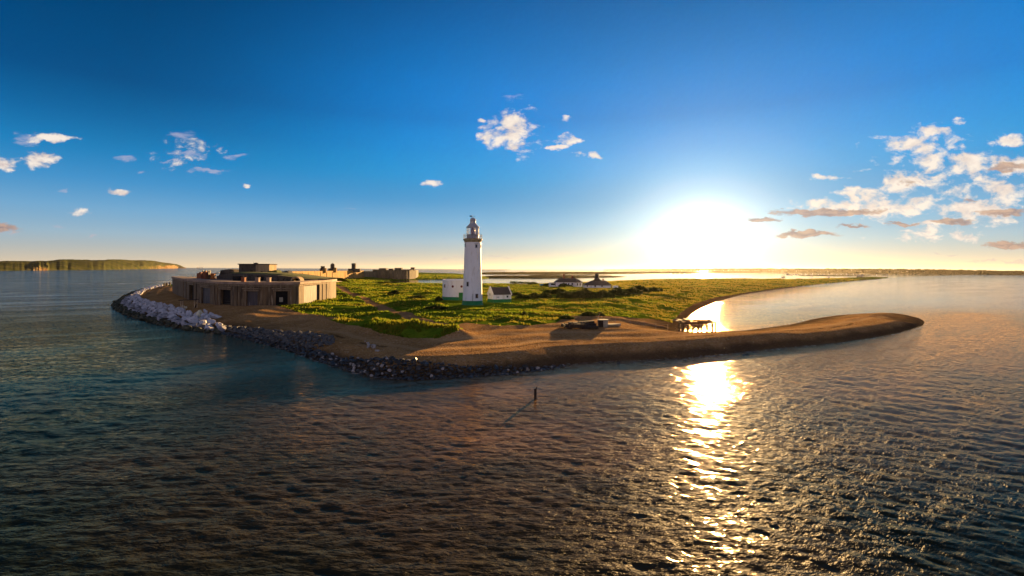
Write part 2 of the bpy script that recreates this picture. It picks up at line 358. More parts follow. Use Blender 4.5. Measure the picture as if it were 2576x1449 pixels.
def leaf_mat(name, c0, c1, trans=0.35, gold=None):
    m, nt, b = new_mat(name)
    pos = nt.node('ShaderNodeNewGeometry').outputs['Position']
    n = nt.noise(pos, 0.7, 4, 0.6)
    col = nt.mix(nt.smooth(n, 0.35, 0.65), c0, c1)
    if gold:
        xs = nt.smooth(nt.node('ShaderNodeSeparateXYZ', {0: pos}).outputs[0], -10.0, 70.0)  # gold grows to the right: sun glare put into the blade colour
        pt = nt.noise(nt.scaled(pos, (.7, 1.6, 1)), 0.075, 4, 0.6)
        col = nt.mix(nt.smooth(nt.math('ADD', pt, nt.math('MULTIPLY', xs, .16)), .47, .62), col, gold)
        col = nt.mix(nt.math('MULTIPLY', nt.smooth(nt.noise(nt.scaled(pos, (.6, 1.5, 1)), 0.16, 4, 0.6), .54, .66), .75), col, (.045, .07, .008))
    setp(b, nt, color=col, rough=0.85, spec=0.0)
    tr = nt.node('ShaderNodeBsdfTranslucent', {0: col})
    mx = nt.node('ShaderNodeMixShader', {0: trans, 1: b.outputs[0], 2: tr.outputs[0]})
    nt.l.new(mx.outputs[0], nt.n['Material Output'].inputs[0])
    return m
M['scrub'] = leaf_mat('scrub_leaves', (0.035, 0.055, 0.014), (0.075, 0.092, 0.022), 0.4)
M['blade'] = leaf_mat('grass_blades', (0.095, 0.15, 0.011), (0.20, 0.24, 0.016), 0.55, (0.24, 0.20, 0.022))
M['wood_far'] = leaf_mat('far_woodland', (0.05, 0.046, 0.014), (0.085, 0.072, 0.02), 0.5)

# ------------------------------------------------------------------ big sheets
def grid_mesh(name, X, Y, Z, keep, mat, attrs, smooth=True):
    nr, nc = X.shape
    idx = np.arange(nr*nc).reshape(nr, nc)
    q = np.stack([idx[:-1, :-1], idx[:-1, 1:], idx[1:, 1:], idx[1:, :-1]], -1)[keep]
    used = np.unique(q); remap = np.full(nr*nc, -1, np.int64); remap[used] = np.arange(len(used))
    q = remap[q].astype(np.int32)
    co = np.stack([X.ravel()[used], Y.ravel()[used], Z.ravel()[used]], -1).astype(np.float32)
    me = bpy.data.meshes.new(name)
    me.vertices.add(len(co)); me.vertices.foreach_set('co', co.ravel())
    me.loops.add(q.size); me.loops.foreach_set('vertex_index', q.ravel())
    me.polygons.add(len(q)); me.polygons.foreach_set('loop_start', np.arange(0, q.size, 4, dtype=np.int32))
    me.polygons.foreach_set('use_smooth', np.full(len(q), smooth))
    me.update(calc_edges=True)
    for k, a in attrs.items():
        at_ = me.attributes.new(k, 'FLOAT', 'POINT'); at_.data.foreach_set('value', a.ravel()[used].astype(np.float32))
    me.materials.append(mat)
    o = bpy.data.objects.new(name, me); COL.objects.link(o); return o

def build_ground():
    az = np.arange(R(-62), R(62), 0.0022)
    r = [52.0]
    while r[-1] < 1700: r.append(r[-1] + max(0.26, r[-1]*0.0052))
    r = np.array(r); A, RR = np.meshgrid(az, r)
    X, Y = RR*np.sin(A), RR*np.cos(A)
    z, gm, pm, d, ins, dg = height(X.ravel(), Y.ravel(), True)
    sh = X.shape; Z = z.reshape(sh); G = gm.reshape(sh); P = pm.reshape(sh); D = d.reshape(sh)
    do = dist_poly(X.ravel(), Y.ravel(), OUTER).reshape(sh)
    t = sstep(-60, -20, X)
    wet = np.clip(1.0 - sstep(0.5, 1.6, Z + 0.35*fbm(X/3, Y/3, 41, 3)), 0, 1)*0.85
    glare_gold = sstep(15, 75, X)*0.75  # mask for the sun glare painted on the right-hand grass
    ww = 2.2*fbm(X/17, Y/17, 66, 3)
    wrack = np.maximum(np.exp(-((do-7.5+ww)/0.55)**2)*.8, np.exp(-((do-13+1.5*ww)/0.45)**2)*.55)*sstep(-.25, .2, fbm(X/6, Y/6, 68, 3))*sstep(-60, -30, X)
    ridge = np.maximum(np.exp(-((do-9.5+ww)/0.9)**2), np.exp(-((do-17+1.4*ww)/1.1)**2))*sstep(-60, -30, X)
    gsoft = np.clip(G*0.5 + 0.5*np.where(G > .5, 1, 0), 0, 1)
    wl = (Z[:-1, :-1] > -1.6) | (Z[1:, 1:] > -1.6) | (Z[:-1, 1:] > -1.6)
    gq = G[:-1, :-1] > 0.5; pq = (P[:-1, :-1] > 0.5)
    at_ = {'grass': gsoft, 'path': P, 'wet': wet, 'glare_gold': np.clip(glare_gold, 0, 1), 'wrack': wrack, 'ridge': ridge}
    tag(grid_mesh('beach', X, Y, Z, wl & ~gq, M['ground'], at_), 'brown shingle beach and spit curling round the point', 'beach', kind='structure')
    tag(grid_mesh('ground', X, Y, Z, wl & gq & ~pq, M['ground'], at_), 'green rough grassland behind the shingle', 'grassland', kind='structure')
    tag(grid_mesh('path', X, Y, Z, wl & gq & pq, M['ground'], at_), 'brown trodden track crossing the grass', 'path', kind='structure')
build_ground()

def build_sea():
    az = np.concatenate([np.arange(R(-64), R(64), 0.0021), np.radians(np.arange(66, 296.5, 5.0))])
    az = np.append(az, az[0] + 2*math.pi)
    r = [1.5]
    while r[-1] < 16: r.append(r[-1] + 1.2)
    while r[-1] < 90000:
        x = r[-1]; r.append(x + max(0.055, min(x*x/9500, x*0.03)))
    r = np.array(r); A, RR = np.meshgrid(az, r)
    X, Y = RR*np.sin(A), RR*np.cos(A)
    dr = np.gradient(r)[:, None]; sp = np.maximum(dr, RR*0.0021)
    near = RR < 900
    Z = np.zeros_like(X)
    land = height(X[r < 1700], Y[r < 1700]); shal = np.zeros_like(X)
    ll = np.full(X.shape, -3.0); ll[r < 1700] = land
    shal = sstep(-2.4, 0.0, ll)
    calm = np.where(inside(X.ravel(), Y.ravel(), img([(930,706),(960,712),(1288,720),(1613,707),(1968,706.5),(2236,698.8),(2420,692),(2300,686),(1500,681.5),(1210,684),(1180,703)])).reshape(X.shape), 1.0, 0.0)
    ipl = img([(1700,845),(2330,812),(2600,760),(2300,695),(1950,725),(1760,770),(1690,830)]); ipl.append(ipl[0])
    inlet = np.where(inside(X.ravel(), Y.ravel(), ipl).reshape(X.shape), sstep(0, 1, dist_poly(X.ravel(), Y.ravel(), ipl).reshape(X.shape)/(6+.12*Y)), 0)
    shelter = (1-.45*inlet)*(1-0.9*calm)
    tw = sstep(-18, 38, X)
    gust = 0.85 + 0.5*fbm(X/28, Y/20, 61, 3)
    for k in range(58):
        lam = 0.42*(10.0)**(k/57.0); kk = 2*math.pi/lam
        s = 0.030*(1.0 if lam < 1.3 else (1.3/lam)**0.7)
        ph = RNG.uniform(0, 6.28); side = RNG.random()
        base = R(90) if side < .5 else R(90-40)
        th = base + RNG.normal(0, 0.42)
        w = (1-tw) if side < .5 else tw
        w = 0.25 + 0.85*w
        fade = np.clip((lam/(sp*2.6))-0.6, 0, 1)
        if lam > 1.2:
            warp = 0.6*lam*0.5*fbm(X/(lam*7), Y/(lam*7), 100+k, 2)
        else: warp = 0
        p = kk*(X*math.cos(th) + Y*math.sin(th) + warp) + ph
        wave = np.sin(p); wave = wave + 0.25*np.cos(2*p)
        Z += np.where(fade > 0, (s/kk)*fade*w*wave, 0)
    Z *= shelter*gust*0.85*(1+.5*sstep(-25, -110, X))
    foam = np.zeros_like(X)
    fp = img([(150,716),(250,714),(340,713),(432,708)])
    foam = np.maximum(foam, 0.62*np.exp(-(dist_poly(X.ravel(), Y.ravel(), fp).reshape(X.shape)/42)**2))
    fp = img([(120,722),(60,727)]); foam = np.maximum(foam, 0.38*np.exp(-(dist_poly(X.ravel(), Y.ravel(), fp).reshape(X.shape)/40)**2))
    foam = foam*(.75 + .9*fbm(X/38, Y/16, 91, 4))
    edge = np.exp(-((ll+0.15)/0.25)**2)*0.52; edge[r >= 1700] = 0
    foam = np.maximum(foam, edge*np.where(Y < 330, 1, 0))
    for pl, ww, am in (([(2330,806),(2420,830),(2480,850)], 4.0, 0.35), ([(2380,770),(2480,790),(2560,812)], 7.0, 0.40), ([(283,775),(200,790)], 3.5, 0.30)):
        foam = np.maximum(foam, am*np.exp(-(dist_poly(X.ravel(), Y.ravel(), img(pl)).reshape(X.shape)/ww)**2))
    keep = np.ones((X.shape[0]-1, X.shape[1]-1), bool)
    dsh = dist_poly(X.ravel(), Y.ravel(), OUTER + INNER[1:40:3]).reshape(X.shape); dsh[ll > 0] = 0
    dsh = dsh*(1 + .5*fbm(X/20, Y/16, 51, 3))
    silt_reflect = np.exp(-(dsh/28)**2.6)*(.72*sstep(-30, 2, X+.12*(Y-50))+.28*sstep(-75, -40, X))*(.85+.5*fbm(X/9, Y/7, 52, 3)) + .5*sstep(-5, 50, X)*np.exp(-(dsh/90)**2)*sstep(24, 44, Y)
    silt_reflect = silt_reflect*(1-inlet) + .30*inlet; silt_reflect = np.maximum(silt_reflect, .32*sstep(100, 200, X)*sstep(80, 130, Y)*np.exp(-(Y/700)**2)); race = sstep(-25, -120, X)*sstep(30, 60, Y)  # inlet and right side: warm sky reflection put in as brown
    silt_reflect = np.clip(silt_reflect*(1-calm), 0, 1)
    o = grid_mesh('sea', X, Y, Z, keep, M['water'], {'silt_reflect': silt_reflect*(1-.5*inlet), 'race': race, 'far': sstep(90, 230, Y), 'foam': foam, 'calm': np.clip(calm+.6*inlet, 0, 1), 'shallow': shal})
    tag(o, 'rippled sea around the shingle point', 'sea', kind='structure')
build_sea()
# ------------------------------------------------------------------ lighthouse
def radial_box(mb, phi, r, h, w, ht, depth):
    """a box set on a round wall; phi from the side that faces -Y"""
    c = (r*math.sin(phi), -r*math.cos(phi), h)
    return mb.box(c, (w, depth, ht), rz=phi)
def lighthouse():
    b = at(1188.7, 766, 3.05)
    face = math.atan2(-b.x, b.y)      # turn so that -Y of the thing faces the camera side of the sea
    root = empty('lighthouse', b, 'tall white round lighthouse with green base band and glazed lantern', 'lighthouse', rz=0)
    a0 = math.atan2(-b.x, b.y)*-1
    tw = [(3.06,1.27),(2.97,3),(2.88,6),(2.74,10),(2.62,14),(2.52,17.5),(2.47,19.2)]
    MB().lathe(tw, 56).build('tower', M['white'], root, True)
    MB().lathe([(3.34,-0.6),(3.30,0.05),(3.16,0.25),(3.10,1.26),(3.02,1.27)], 56).build('base_band', M['green'], root, True)
    MB().lathe([(2.44,19.1),(2.62,19.25),(2.66,19.55),(2.92,19.75),(2.95,20.2),(2.6,20.3),(1.5,20.3)], 56).build('gallery', M['cornice'], root)
    rail = MB()
    for i in range(20):
        a = 2*math.pi*i/20; p = (2.82*math.cos(a), 2.82*math.sin(a)); rail.tube((*p, 20.2), (*p, 21.55), 0.035, n=5)
    for h in (20.65, 21.1, 21.55):
        for i in range(40):
            a, c = 2*math.pi*i/40, 2*math.pi*(i+1)/40
            rail.tube((2.82*math.cos(a), 2.82*math.sin(a), h), (2.82*math.cos(c), 2.82*math.sin(c), h), 0.03, n=4)
    rail.build('railing', M['iron'], root)
    MB().lathe([(1.83,20.25),(1.83,21.35),(1.95,21.4),(1.95,21.5),(1.6,21.5)], 40).build('lantern_base', M['grey_paint'], root)
    bars = MB()
    for i in range(12):
        a = 2*math.pi*(i+.5)/12; bars.tube((1.88*math.cos(a), 1.88*math.sin(a), 21.45), (1.88*math.cos(a), 1.88*math.sin(a), 23.75), 0.05, n=5)
        c = 2*math.pi*(i+1.5)/12
        bars.tube((1.88*math.cos(a), 1.88*math.sin(a), 21.5), (1.88*math.cos(c), 1.88*math.sin(c), 23.7), 0.03, n=4)
        bars.tube((1.88*math.cos(c), 1.88*math.sin(c), 21.5), (1.88*math.cos(a), 1.88*math.sin(a), 23.7), 0.03, n=4)
    bars.build('lantern_frame', M['grey_paint'], root)
    gm, nt, bs = new_mat('lantern_glass')
    g = nt.node('ShaderNodeBsdfTransparent', {0: (0.93, 0.95, 0.96, 1)}); gl = nt.node('ShaderNodeBsdfGlossy', {0: (1, 1, 1, 1), 1: 0.03})
    mx = nt.node('ShaderNodeMixShader', {0: 0.10, 1: g.outputs[0], 2: gl.outputs[0]}); nt.l.new(mx.outputs[0], nt.n['Material Output'].inputs[0])
    MB().lathe([(1.82,21.5),(1.82,23.7)], 24).build('lantern_glass', gm, root, True)
    MB().lathe([(0.25,21.4),(0.62,21.75),(0.74,22.6),(0.62,23.4),(0.25,23.7)], 20).build('lamp', M['red'], root, True)
    MB().lathe([(1.80,21.5),(1.80,23.7)], 10, a0=R(-62), a1=R(35)).build('blank_panel', M['white'], root, True)
    MB().lathe([(1.9,23.68),(2.12,23.72),(2.08,23.82),(1.45,24.4),(0.98,24.95)], 40).build('roof', M['grey_paint'], root, True)
    MB().lathe([(0.98,24.93),(0.98,25.02),(0.88,25.08),(0.88,25.98),(0.97,26.03),(0.95,26.1),(0.72,26.45),(0.38,26.7),(0.1,26.8),(0.0,26.8)], 28).build('cupola', M['grey_paint'], root, True)
    v = MB().tube((0,0,26.78), (0,0,27.75), 0.035, 0.02, 6)
    v.box((-0.62,0,27.2), (0.78,0.05,0.38)); v.box((0.2,0,27.2), (1.1,0.05,0.05))
    v.add([(0.5,-.02,27.32),(0.5,-.02,27.08),(0.78,-.02,27.2),(0.5,.02,27.32),(0.5,.02,27.08),(0.78,.02,27.2)], [(0,1,2),(5,4,3),(0,3,4,1),(1,4,5,2),(2,5,3,0)])
    v.build('weather_vane', M['iron'], root)
    rr = lambda h: float(np.interp(h, [t[1] for t in tw], [t[0] for t in tw]))
    sh = face
    for phi, h, w, ht, hood in ((25,17.9,.55,.95,1),(-31,6.35,.6,1.25,0),(25,2.75,.75,1.2,0),(-66,18.1,.5,.9,1),(75,17.9,.5,.95,1)):
        a = R(phi) + sh; fr = MB(); radial_box(fr, a, rr(h)+.0, h, w+.22, ht+.22, 0.16)
        if hood: radial_box(fr, a, rr(h)+.06, h+ht/2+.34, w+.5, .16, 0.36)
        f = fr.build('window', M['grey_paint'], root)
        pn = MB(); radial_box(pn, a, rr(h)+.055, h, w, ht, 0.08); pn.build('pane', M['dark_glass'], f)
    dp = MB(); a = R(1)+sh; r0 = rr(2.2)+.07; dp.tube((r0*math.sin(a), -r0*math.cos(a), 0.4), (r0*math.sin(a)*.985, -r0*math.cos(a)*.985, 3.4), 0.06, n=6); dp.build('drainpipe', M['iron'], root)
lighthouse()

def round_store():
    b = at(1150, 755.5, 3.0); b.y += 5.5
    root = empty('round_store', b, 'squat white drum building with portholes behind the lighthouse', 'store building')
    face = math.atan2(-b.x, b.y); Rr = 5.85
    MB().lathe([(Rr,1.12),(Rr,6.6)], 44).build('wall', M['white'], root, True)
    MB().lathe([(Rr+.12,-1.0),(Rr+.12,1.05),(Rr-.02,1.12)], 44).build('base_band', M['green'], root, True)
    MB().lathe([(Rr-.02,6.55),(Rr+.16,6.62),(Rr+.16,6.86),(Rr+.02,6.92),(Rr+.02,7.25),(Rr-.4,7.25),(Rr-.4,6.7),(0,6.75)], 44).build('roof', M['white'], root)
    for phi in (-21, 9, 38):
        a = R(phi) + face; c = Vector((Rr*math.sin(a), -Rr*math.cos(a), 4.85)); n = Vector((math.sin(a), -math.cos(a), 0))
        f = MB().tube(c - n*.1, c + n*.09, 0.56, n=20).build('window', M['white'], root)
        MB().tube(c - n*.1, c + n*.12, 0.42, n=20).build('pane', M['red'], f)
    a = R(-57) + face; fr = MB(); radial_box(fr, a, Rr, 4.95, .75, 1.2, .2); f = fr.build('window', M['grey_paint'], root)
    pn = MB(); radial_box(pn, a, Rr+.06, 4.95, .5, .95, .16); pn.build('pane', M['dark_glass'], f)
    a = R(8) + face; d = MB(); radial_box(d, a, Rr+.03, 1.35, 1.65, 2.7, .3); dr = d.build('door', M['door_green'], root)
    k = MB(); radial_box(k, a-R(5), Rr+.22, 1.3, .1, .2, .1); k.build('handle', M['iron'], dr)
round_store()

def gabled_store():
    b = at(1256, 760.5, 3.0); b.y += 1.6
    root = empty('gabled_store', b, 'small white gabled store with dark roof and green base beside the lighthouse', 'store building', rz=R(24))
    L, W, E_, P = 6.6, 4.6, 2.65, 5.0
    hl, hw = L/2, W/2
    MB().add([(-hl,-hw,1.05),(hl,-hw,1.05),(hl,hw,1.05),(-hl,hw,1.05),(-hl,-hw,E_),(hl,-hw,E_),(hl,hw,E_),(-hl,hw,E_),(-hl,0,P-.25),(hl,0,P-.25)],
             [(0,1,5,4),(2,3,7,6),(1,2,6,9,5),(3,0,4,8,7)]).build('wall', M['white'], root)
    MB().box((0,0,.2), (L+.12, W+.12, 1.7)).build('base_band', M['green'], root)
    rf = MB()
    for s in (-1, 1):
        rf.add([(-hl,s*(hw+.2),E_-.1),(hl,s*(hw+.2),E_-.1),(hl,0,P-.2),(-hl,0,P-.2),(-hl,s*(hw+.2),E_+.06),(hl,s*(hw+.2),E_+.06),(hl,0,P-.02),(-hl,0,P-.02)],
               [(0,1,2,3),(4,5,6,7),(0,1,5,4),(2,3,7,6),(1,2,6,5),(3,0,4,7)])
    rf.build('roof', M['slate'], root)
    for x in (-hl, hl):
        cp = MB()
        for s in (-1, 1):
            cp.add([(x-.16,s*(hw+.28),E_-.3),(x+.16,s*(hw+.28),E_-.3),(x+.16,0,P-.15),(x-.16,0,P-.15),(x-.16,s*(hw+.28),E_+.22),(x+.16,s*(hw+.28),E_+.22),(x+.16,0,P+.28),(x-.16,0,P+.28)],
                   [(0,1,2,3),(4,5,6,7),(0,1,5,4),(2,3,7,6),(1,2,6,5),(3,0,4,7)])
        cp.build('gable_coping', M['white'], root)
    f = MB().box((-hl-.02,0.1,2.6), (.16,.55,.8)).build('window', M['grey_paint'], root); MB().box((-hl-.06,0.1,2.6), (.14,.36,.6)).build('pane', M['dark_glass'], f)
    f = MB().box((1.9,-hw-.02,1.9), (.7,.12,.75)).build('window', M['grey_paint'], root); MB().box((1.9,-hw-.05,1.9), (.5,.12,.55)).build('pane', M['dark_glass'], f)
    MB().box((-1.5,-hw-.01,1.75), (.9,.1,.35)).build('vent', M['grey_paint'], root)
gabled_store()

def hip_roof(x0, x1, y0, y1, z, zr, r0, r1, ov=.4, yr=None):
    yr = (y0+y1)/2 if yr is None else yr
    v = [(x0-ov,y0-ov,z),(x1+ov,y0-ov,z),(x1+ov,y1+ov,z),(x0-ov,y1+ov,z),(r0,yr,zr),(r1,yr,zr)]
    w = [(p[0],p[1],z-.22) for p in v[:4]]
    return v + w, [(0,1,5,4),(1,2,5),(2,3,4,5),(3,0,4),(0,6,7,1),(1,7,8,2),(2,8,9,3),(3,9,6,0),(9,8,7,6)]
def bungalow():
    b = gat(1431, 721); s = b.y/F
    root = empty('bungalow', b, 'white bungalow with dark hipped roof and two chimneys by the lagoon', 'cottage')
    X = lambda u: (u-1431)*s
    Zt = lambda v: (721.4-v)*s
    x0, x1 = X(1398), X(1465); e = Zt(710)
    MB().box(((x0+x1)/2, 5.0, e/2-.3), (x1-x0, 8, e+.6)).build('wall', M['white'], root)
    xa, xb = X(1447), X(1464)
    MB().box(((xa+xb)/2, -.4, e/2-.3), (xb-xa, 2.78, e+.56)).build('front_wing', M['white'], root)
    v, f = hip_roof(x0, x1, 1.0, 9.0, e+.05, Zt(700), X(1411), X(1450)); MB().add(v, f).build('roof', M['slate'], root)
    v, f = hip_roof(xa, xb, -1.8, 3.0, e-.03, Zt(703.5), X(1453), X(1457), .3, 2.5); MB().add(v, f).build('roof', M['slate'], root)
    for u, top in ((1420.6, 691.8), (1441.6, 695.2)):
        c = MB().box((X(u), 5, (Zt(703)+Zt(top))/2), (4.4*s, 1.0, Zt(top)-Zt(703))); c.box((X(u),5,Zt(top)+.1), (5*s,1.2,.25))
        ch = c.build('chimney', M['brick'], root)
        MB().lathe([(.16,0),(.13,.55)], 8, (X(u), 5, Zt(top)+.2)).build('chimney_pot', M['brick'], ch)
    x0, x1 = X(1382), X(1397.5)
    MB().box(((x0+x1)/2, 2.5, Zt(712.5)/2-.2), (x1-x0, 4, Zt(712.5)+.4)).build('annex', M['white'], root)
    MB().box(((x0+x1)/2, 2.5, Zt(712.3)+.1), (x1-x0+.4, 4.4, .25)).build('annex_roof', M['slate'], root)
    for u, w, v0, v1, yy in ((1391,10,713.5,718,.45),(1397,1.5,713,720,.42),(1416,3,713,717,.95),(1425,3,713,717,.95),(1431,3,713,717,.95),(1440,4,712.5,717,.95),(1452,2.6,712.5,718.5,-1.85),(1458.5,2.6,712.5,718.5,-1.85)):
        MB().box((X(u), yy, (Zt(v0)+Zt(v1))/2), (w*s, .14, Zt(v0)-Zt(v1))).build('window', M['dark_glass'], root)
bungalow()
def keepers_cottage():
    b = gat(1508, 724); s = b.y/F
    root = empty('cottage', b, 'grey roofed cottage with one huge central chimney stack among the scrub', 'cottage')
    X = lambda u: (u-1508)*s
    Zt = lambda v: (724.2-v)*s
    MB().box((X(1505), 5, Zt(717.5)/2-.3), (X(1538)-X(1472), 8, Zt(717.5)+.6)).build('wall', M['white'], root)
    v, f = hip_roof(X(1471), X(1539), 1, 9, Zt(717.6)+.05, Zt(706), X(1492), X(1527)); MB().add(v, f).build('roof', M['slate'], root)
    c = MB().add([(X(1494),4,Zt(707)),(X(1517),4,Zt(707)),(X(1517),6.4,Zt(707)),(X(1494),6.4,Zt(707)),(X(1501),4.4,Zt(700)),(X(1509),4.4,Zt(700)),(X(1509),6,Zt(700)),(X(1501),6,Zt(700))],
                 [(0,1,5,4),(1,2,6,5),(2,3,7,6),(3,0,4,7)])
    c.box((X(1505), 5.2, (Zt(700)+Zt(692))/2), (X(1509)-X(1501.5), 1.6, Zt(692)-Zt(700)+.02)); c.box((X(1505), 5.2, Zt(692)+.1), (X(1510)-X(1500.5), 1.9, .3))
    ch = c.build('chimney', M['dark_stone'], root)
    for u in (1502, 1504, 1506, 1508): MB().lathe([(.2,0),(.15,1.25)], 8, (X(u), 5.2, Zt(692)+.2)).build('chimney_pot', M['dark_stone'], ch)
    c = MB().box((X(1521), 5, (Zt(706.5)+Zt(703))/2), (3*s, .9, Zt(703)-Zt(706.5)+.5)); c.box((X(1521),5,Zt(702.8)+.1), (4.2*s,1.1,.3)); c.build('chimney', M['brick'], root)
    MB().box((X(1549), 1.2, Zt(719)/2-.2), (X(1551)-X(1539.2), 3, Zt(719)+.4)).build('garden_wall', M['white'], root)
    for u, w in ((1478,3),(1498,4),(1515,4)): MB().box((X(u), .94, (Zt(718.5)+Zt(722))/2), (w*s, .14, Zt(718.5)-Zt(722))).build('window', M['dark_glass'], root)
    MB().box((X(1487.3), .93, Zt(717.8)/2), (.25, .2, Zt(717.8))).build('drainpipe', M['iron'], root)
keepers_cottage()
p = at(1362.5, 719, 2.9); p.z = ground_z(p.x, p.y)
tag(MB(p).box((p.x, p.y, p.z+.55), (2.6, 1.6, 1.1)).box((p.x, p.y, p.z+1.13), (2.8, 1.8, .08)).box((p.x-1.33, p.y, p.z+.7), (.1, 1.7, .3)).box((p.x+1.33, p.y, p.z+.7), (.1, 1.7, .3)).build('skip', M['blue'], None), 'blue metal skip on the grass left of the bungalow', 'skip').location = p

# ------------------------------------------------------------------ gun battery
ZT = 10.0
FRONT = [(at(u, v, ZT)) for u, v in ((433.4,695.4),(455,699),(481,702.6),(541,707.0),(590,708.7),(644,709.6),(690,709.7),(735,709.4),(752,709.0),(831.5,703.7))]
FP = [Vector((p.x, p.y)) for p in FRONT]
def on_front(u):
    """point of the front wall seen at image column u, and the direction of the wall there"""
    a = ray(u, 707)[0]
    for p, q in zip(FP[:-1], FP[1:]):
        fp, fq = p.x - a*p.y, q.x - a*q.y
        if fp == 0 or fp*fq < 0:
            t = fp/(fp-fq); return p + (q-p)*t, (q-p).normalized()
    return FP[-1].copy(), (FP[-1]-FP[-2]).normalized()
def battery():
    base = Vector((-80, 160, 2.6))
    root = empty('gun_battery', base, 'low curved concrete gun battery with dark gun ports facing the beach', 'fort building')
    nrm = lambda d: Vector((d.y, -d.x))          # outward
    TH, DEP, ZB = 2.2, .55, 1.2
    bays = [(475.7,487.5,8.0,'void'),(506,529,7.6,'shield'),(553,581,7.5,'void'),(617,649.8,7.3,'shield'),(691,726.8,7.35,'void'),(764,805,8.7,'door')]
    us = [433.5]; kinds = []
    cuts = [433.5,455,481,541,590,644,690,735,752]
    spans = []
    u = 433.5
    for b in bays:
        spans.append((u, b[0], None)); spans.append((b[0], b[1], b)); u = b[1]
    spans.append((u, 831.4, None))
    wall = MB(base); i = 0
    def seg(p, q, n0, n1, z0, z1, back=0.0, th=TH):
        a, b2 = p - n0*back, q - n1*back; c, d2 = q - n1*(back+th), p - n0*(back+th)
        wall.prism([(a.x,a.y),(b2.x,b2.y),(c.x,c.y),(d2.x,d2.y)], z0, z1)
    for (ua, ub, bay) in spans:
        pts = [ua] + [c for c in cuts if ua + .5 < c < ub - .5] + [ub]
        if bay: pts = [ua, ub]
        for x0, x1 in zip(pts[:-1], pts[1:]):
            p, q = on_front(x0 + .01)[0], on_front(x1 - .01)[0]
            n = nrm((q-p).normalized())
            if not bay: seg(p, q, n, n, ZB, ZT - .75)
            else:
                zt = bay[2]; seg(p, q, n, n, zt, ZT - .75)
                d = (q-p)
                L = d.length; dd = d.normalized()
                # niche back and its filling
                bk = MB(base); a, b2 = p - n*(DEP if bay[3] != 'void' else 1.0), q - n*(DEP if bay[3] != 'void' else 1.0)
                bk.prism([(a.x,a.y),(b2.x,b2.y),((b2-n*.3).x,(b2-n*.3).y),((a-n*.3).x,(a-n*.3).y)], ZB, zt)
                bk.build({'void': 'gun_port', 'shield': 'iron_shield', 'door': 'iron_shield'}[bay[3]], M['void' if bay[3] == 'void' else 'shield'], root)
                for e in (p, q):
                    s_ = 1 if e == p else -1
                    j = MB(base); a = e + dd*s_*.0; a2 = e + dd*s_*.28
                    j.prism([(a.x,a.y),(a2.x,a2.y),((a2-n*.5).x,(a2-n*.5).y),((a-n*.5).x,(a-n*.5).y)], ZB, zt-.002); j.build('jamb', M['concrete'], root)
                # stepped lintel
                for k, (zz, pr, hh, ex) in enumerate(((zt+.12, .26, .26, .35), (zt+.66, .40, .26, .8))):
                    if zz + hh > ZT - .8: continue
                    l = MB(base); a, b2 = p - dd*ex, q + dd*ex
                    l.prism([((a+n*pr).x,(a+n*pr).y),((b2+n*pr).x,(b2+n*pr).y),((b2-n*.05).x,(b2-n*.05).y),((a-n*.05).x,(a-n*.05).y)], zz, zz+hh); l.build('lintel', M['concrete_pale'], root)
                if bay[0] == 553:
                    r = MB(base); m0 = p - n*.7; m1 = q - n*.7
                    for h_ in (3.4, 4.1): r.tube((m0.x,m0.y,h_), (m1.x,m1.y,h_), .06)
                    r.build('rail', M['iron'], root)
                if bay[0] == 691:
                    sg = MB(base); c = p + d*.46 - n*.93
                    sg.box((c.x, c.y, 4.9), (.95, .12, 1.3), rz=math.atan2(dd.y, dd.x)); sg.build('notice_panel', M['pale'], root)
    # pier ribs
    for u in (462, 469, 494, 540, 546, 595, 604, 660, 675, 738, 812, 822):
        p, d = on_front(u); n = nrm(d); rib = MB(base); a, b2 = p - d*.45, p + d*.45
        rib.prism([((a+n*.16).x,(a+n*.16).y),((b2+n*.16).x,(b2+n*.16).y),((b2-n*.05).x,(b2-n*.05).y),((a-n*.05).x,(a-n*.05).y)], ZB, ZT-.77-.02*(u % 3)); rib.build('pier', M['concrete'], root)
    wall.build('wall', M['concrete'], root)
    # string course under the parapet
    sc_ = MB(base)
    for p, q in zip(FP[:-1], FP[1:]):
        n = nrm((q-p).normalized()); sc_.prism([((p+n*.22).x,(p+n*.22).y),((q+n*.22).x,(q+n*.22).y),((q-n*.05).x,(q-n*.05).y),((p-n*.05).x,(p-n*.05).y)], ZT-1.22, ZT-1.0)
    sc_.build('string_course', M['concrete_pale'], root)
    # end return wall
    e0 = FP[-1]; e1 = e0 + Vector((-3.0, 14.0)); e2 = e1 + Vector((-2.2, 0)); e3 = e0 + Vector((-2.2, 0))
    MB(base).prism([(e0.x,e0.y),(e1.x,e1.y),(e2.x,e2.y),(e3.x,e3.y)], ZB, ZT-.75).build('end_wall', M['concrete'], root)
    l0 = FP[0]; l1 = l0 + Vector((-4, 26)); MB(base).prism([(l0.x,l0.y),(l0.x+2,l0.y+1),(l1.x+2,l1.y),(l1.x,l1.y)], ZB-1, ZT-.75).build('end_wall', M['concrete'], root)
    # coping
    cp = MB(base)
    line = FP + [e1]
    ns = []
    for i in range(len(line)):
        d = (line[min(i+1, len(line)-1)] - line[max(i-1, 0)]).normalized(); ns.append(nrm(d))
    for i in range(len(line)-1):
        a, b2 = line[i] + ns[i]*.35, line[i+1] + ns[i+1]*.35; c, d2 = line[i+1] - ns[i+1]*4.2, line[i] - ns[i]*4.2
        cp.prism([(a.x,a.y),(b2.x,b2.y),(c.x,c.y),(d2.x,d2.y)], ZT-.75, ZT)
    cp.build('parapet', M['roof_slab'], root)
    # roof terrace behind the parapet
    back = [(-84,205),(-118,232),(-150,262)]
    ring = [line[i] - ns[i]*4.15 for i in range(len(line))]
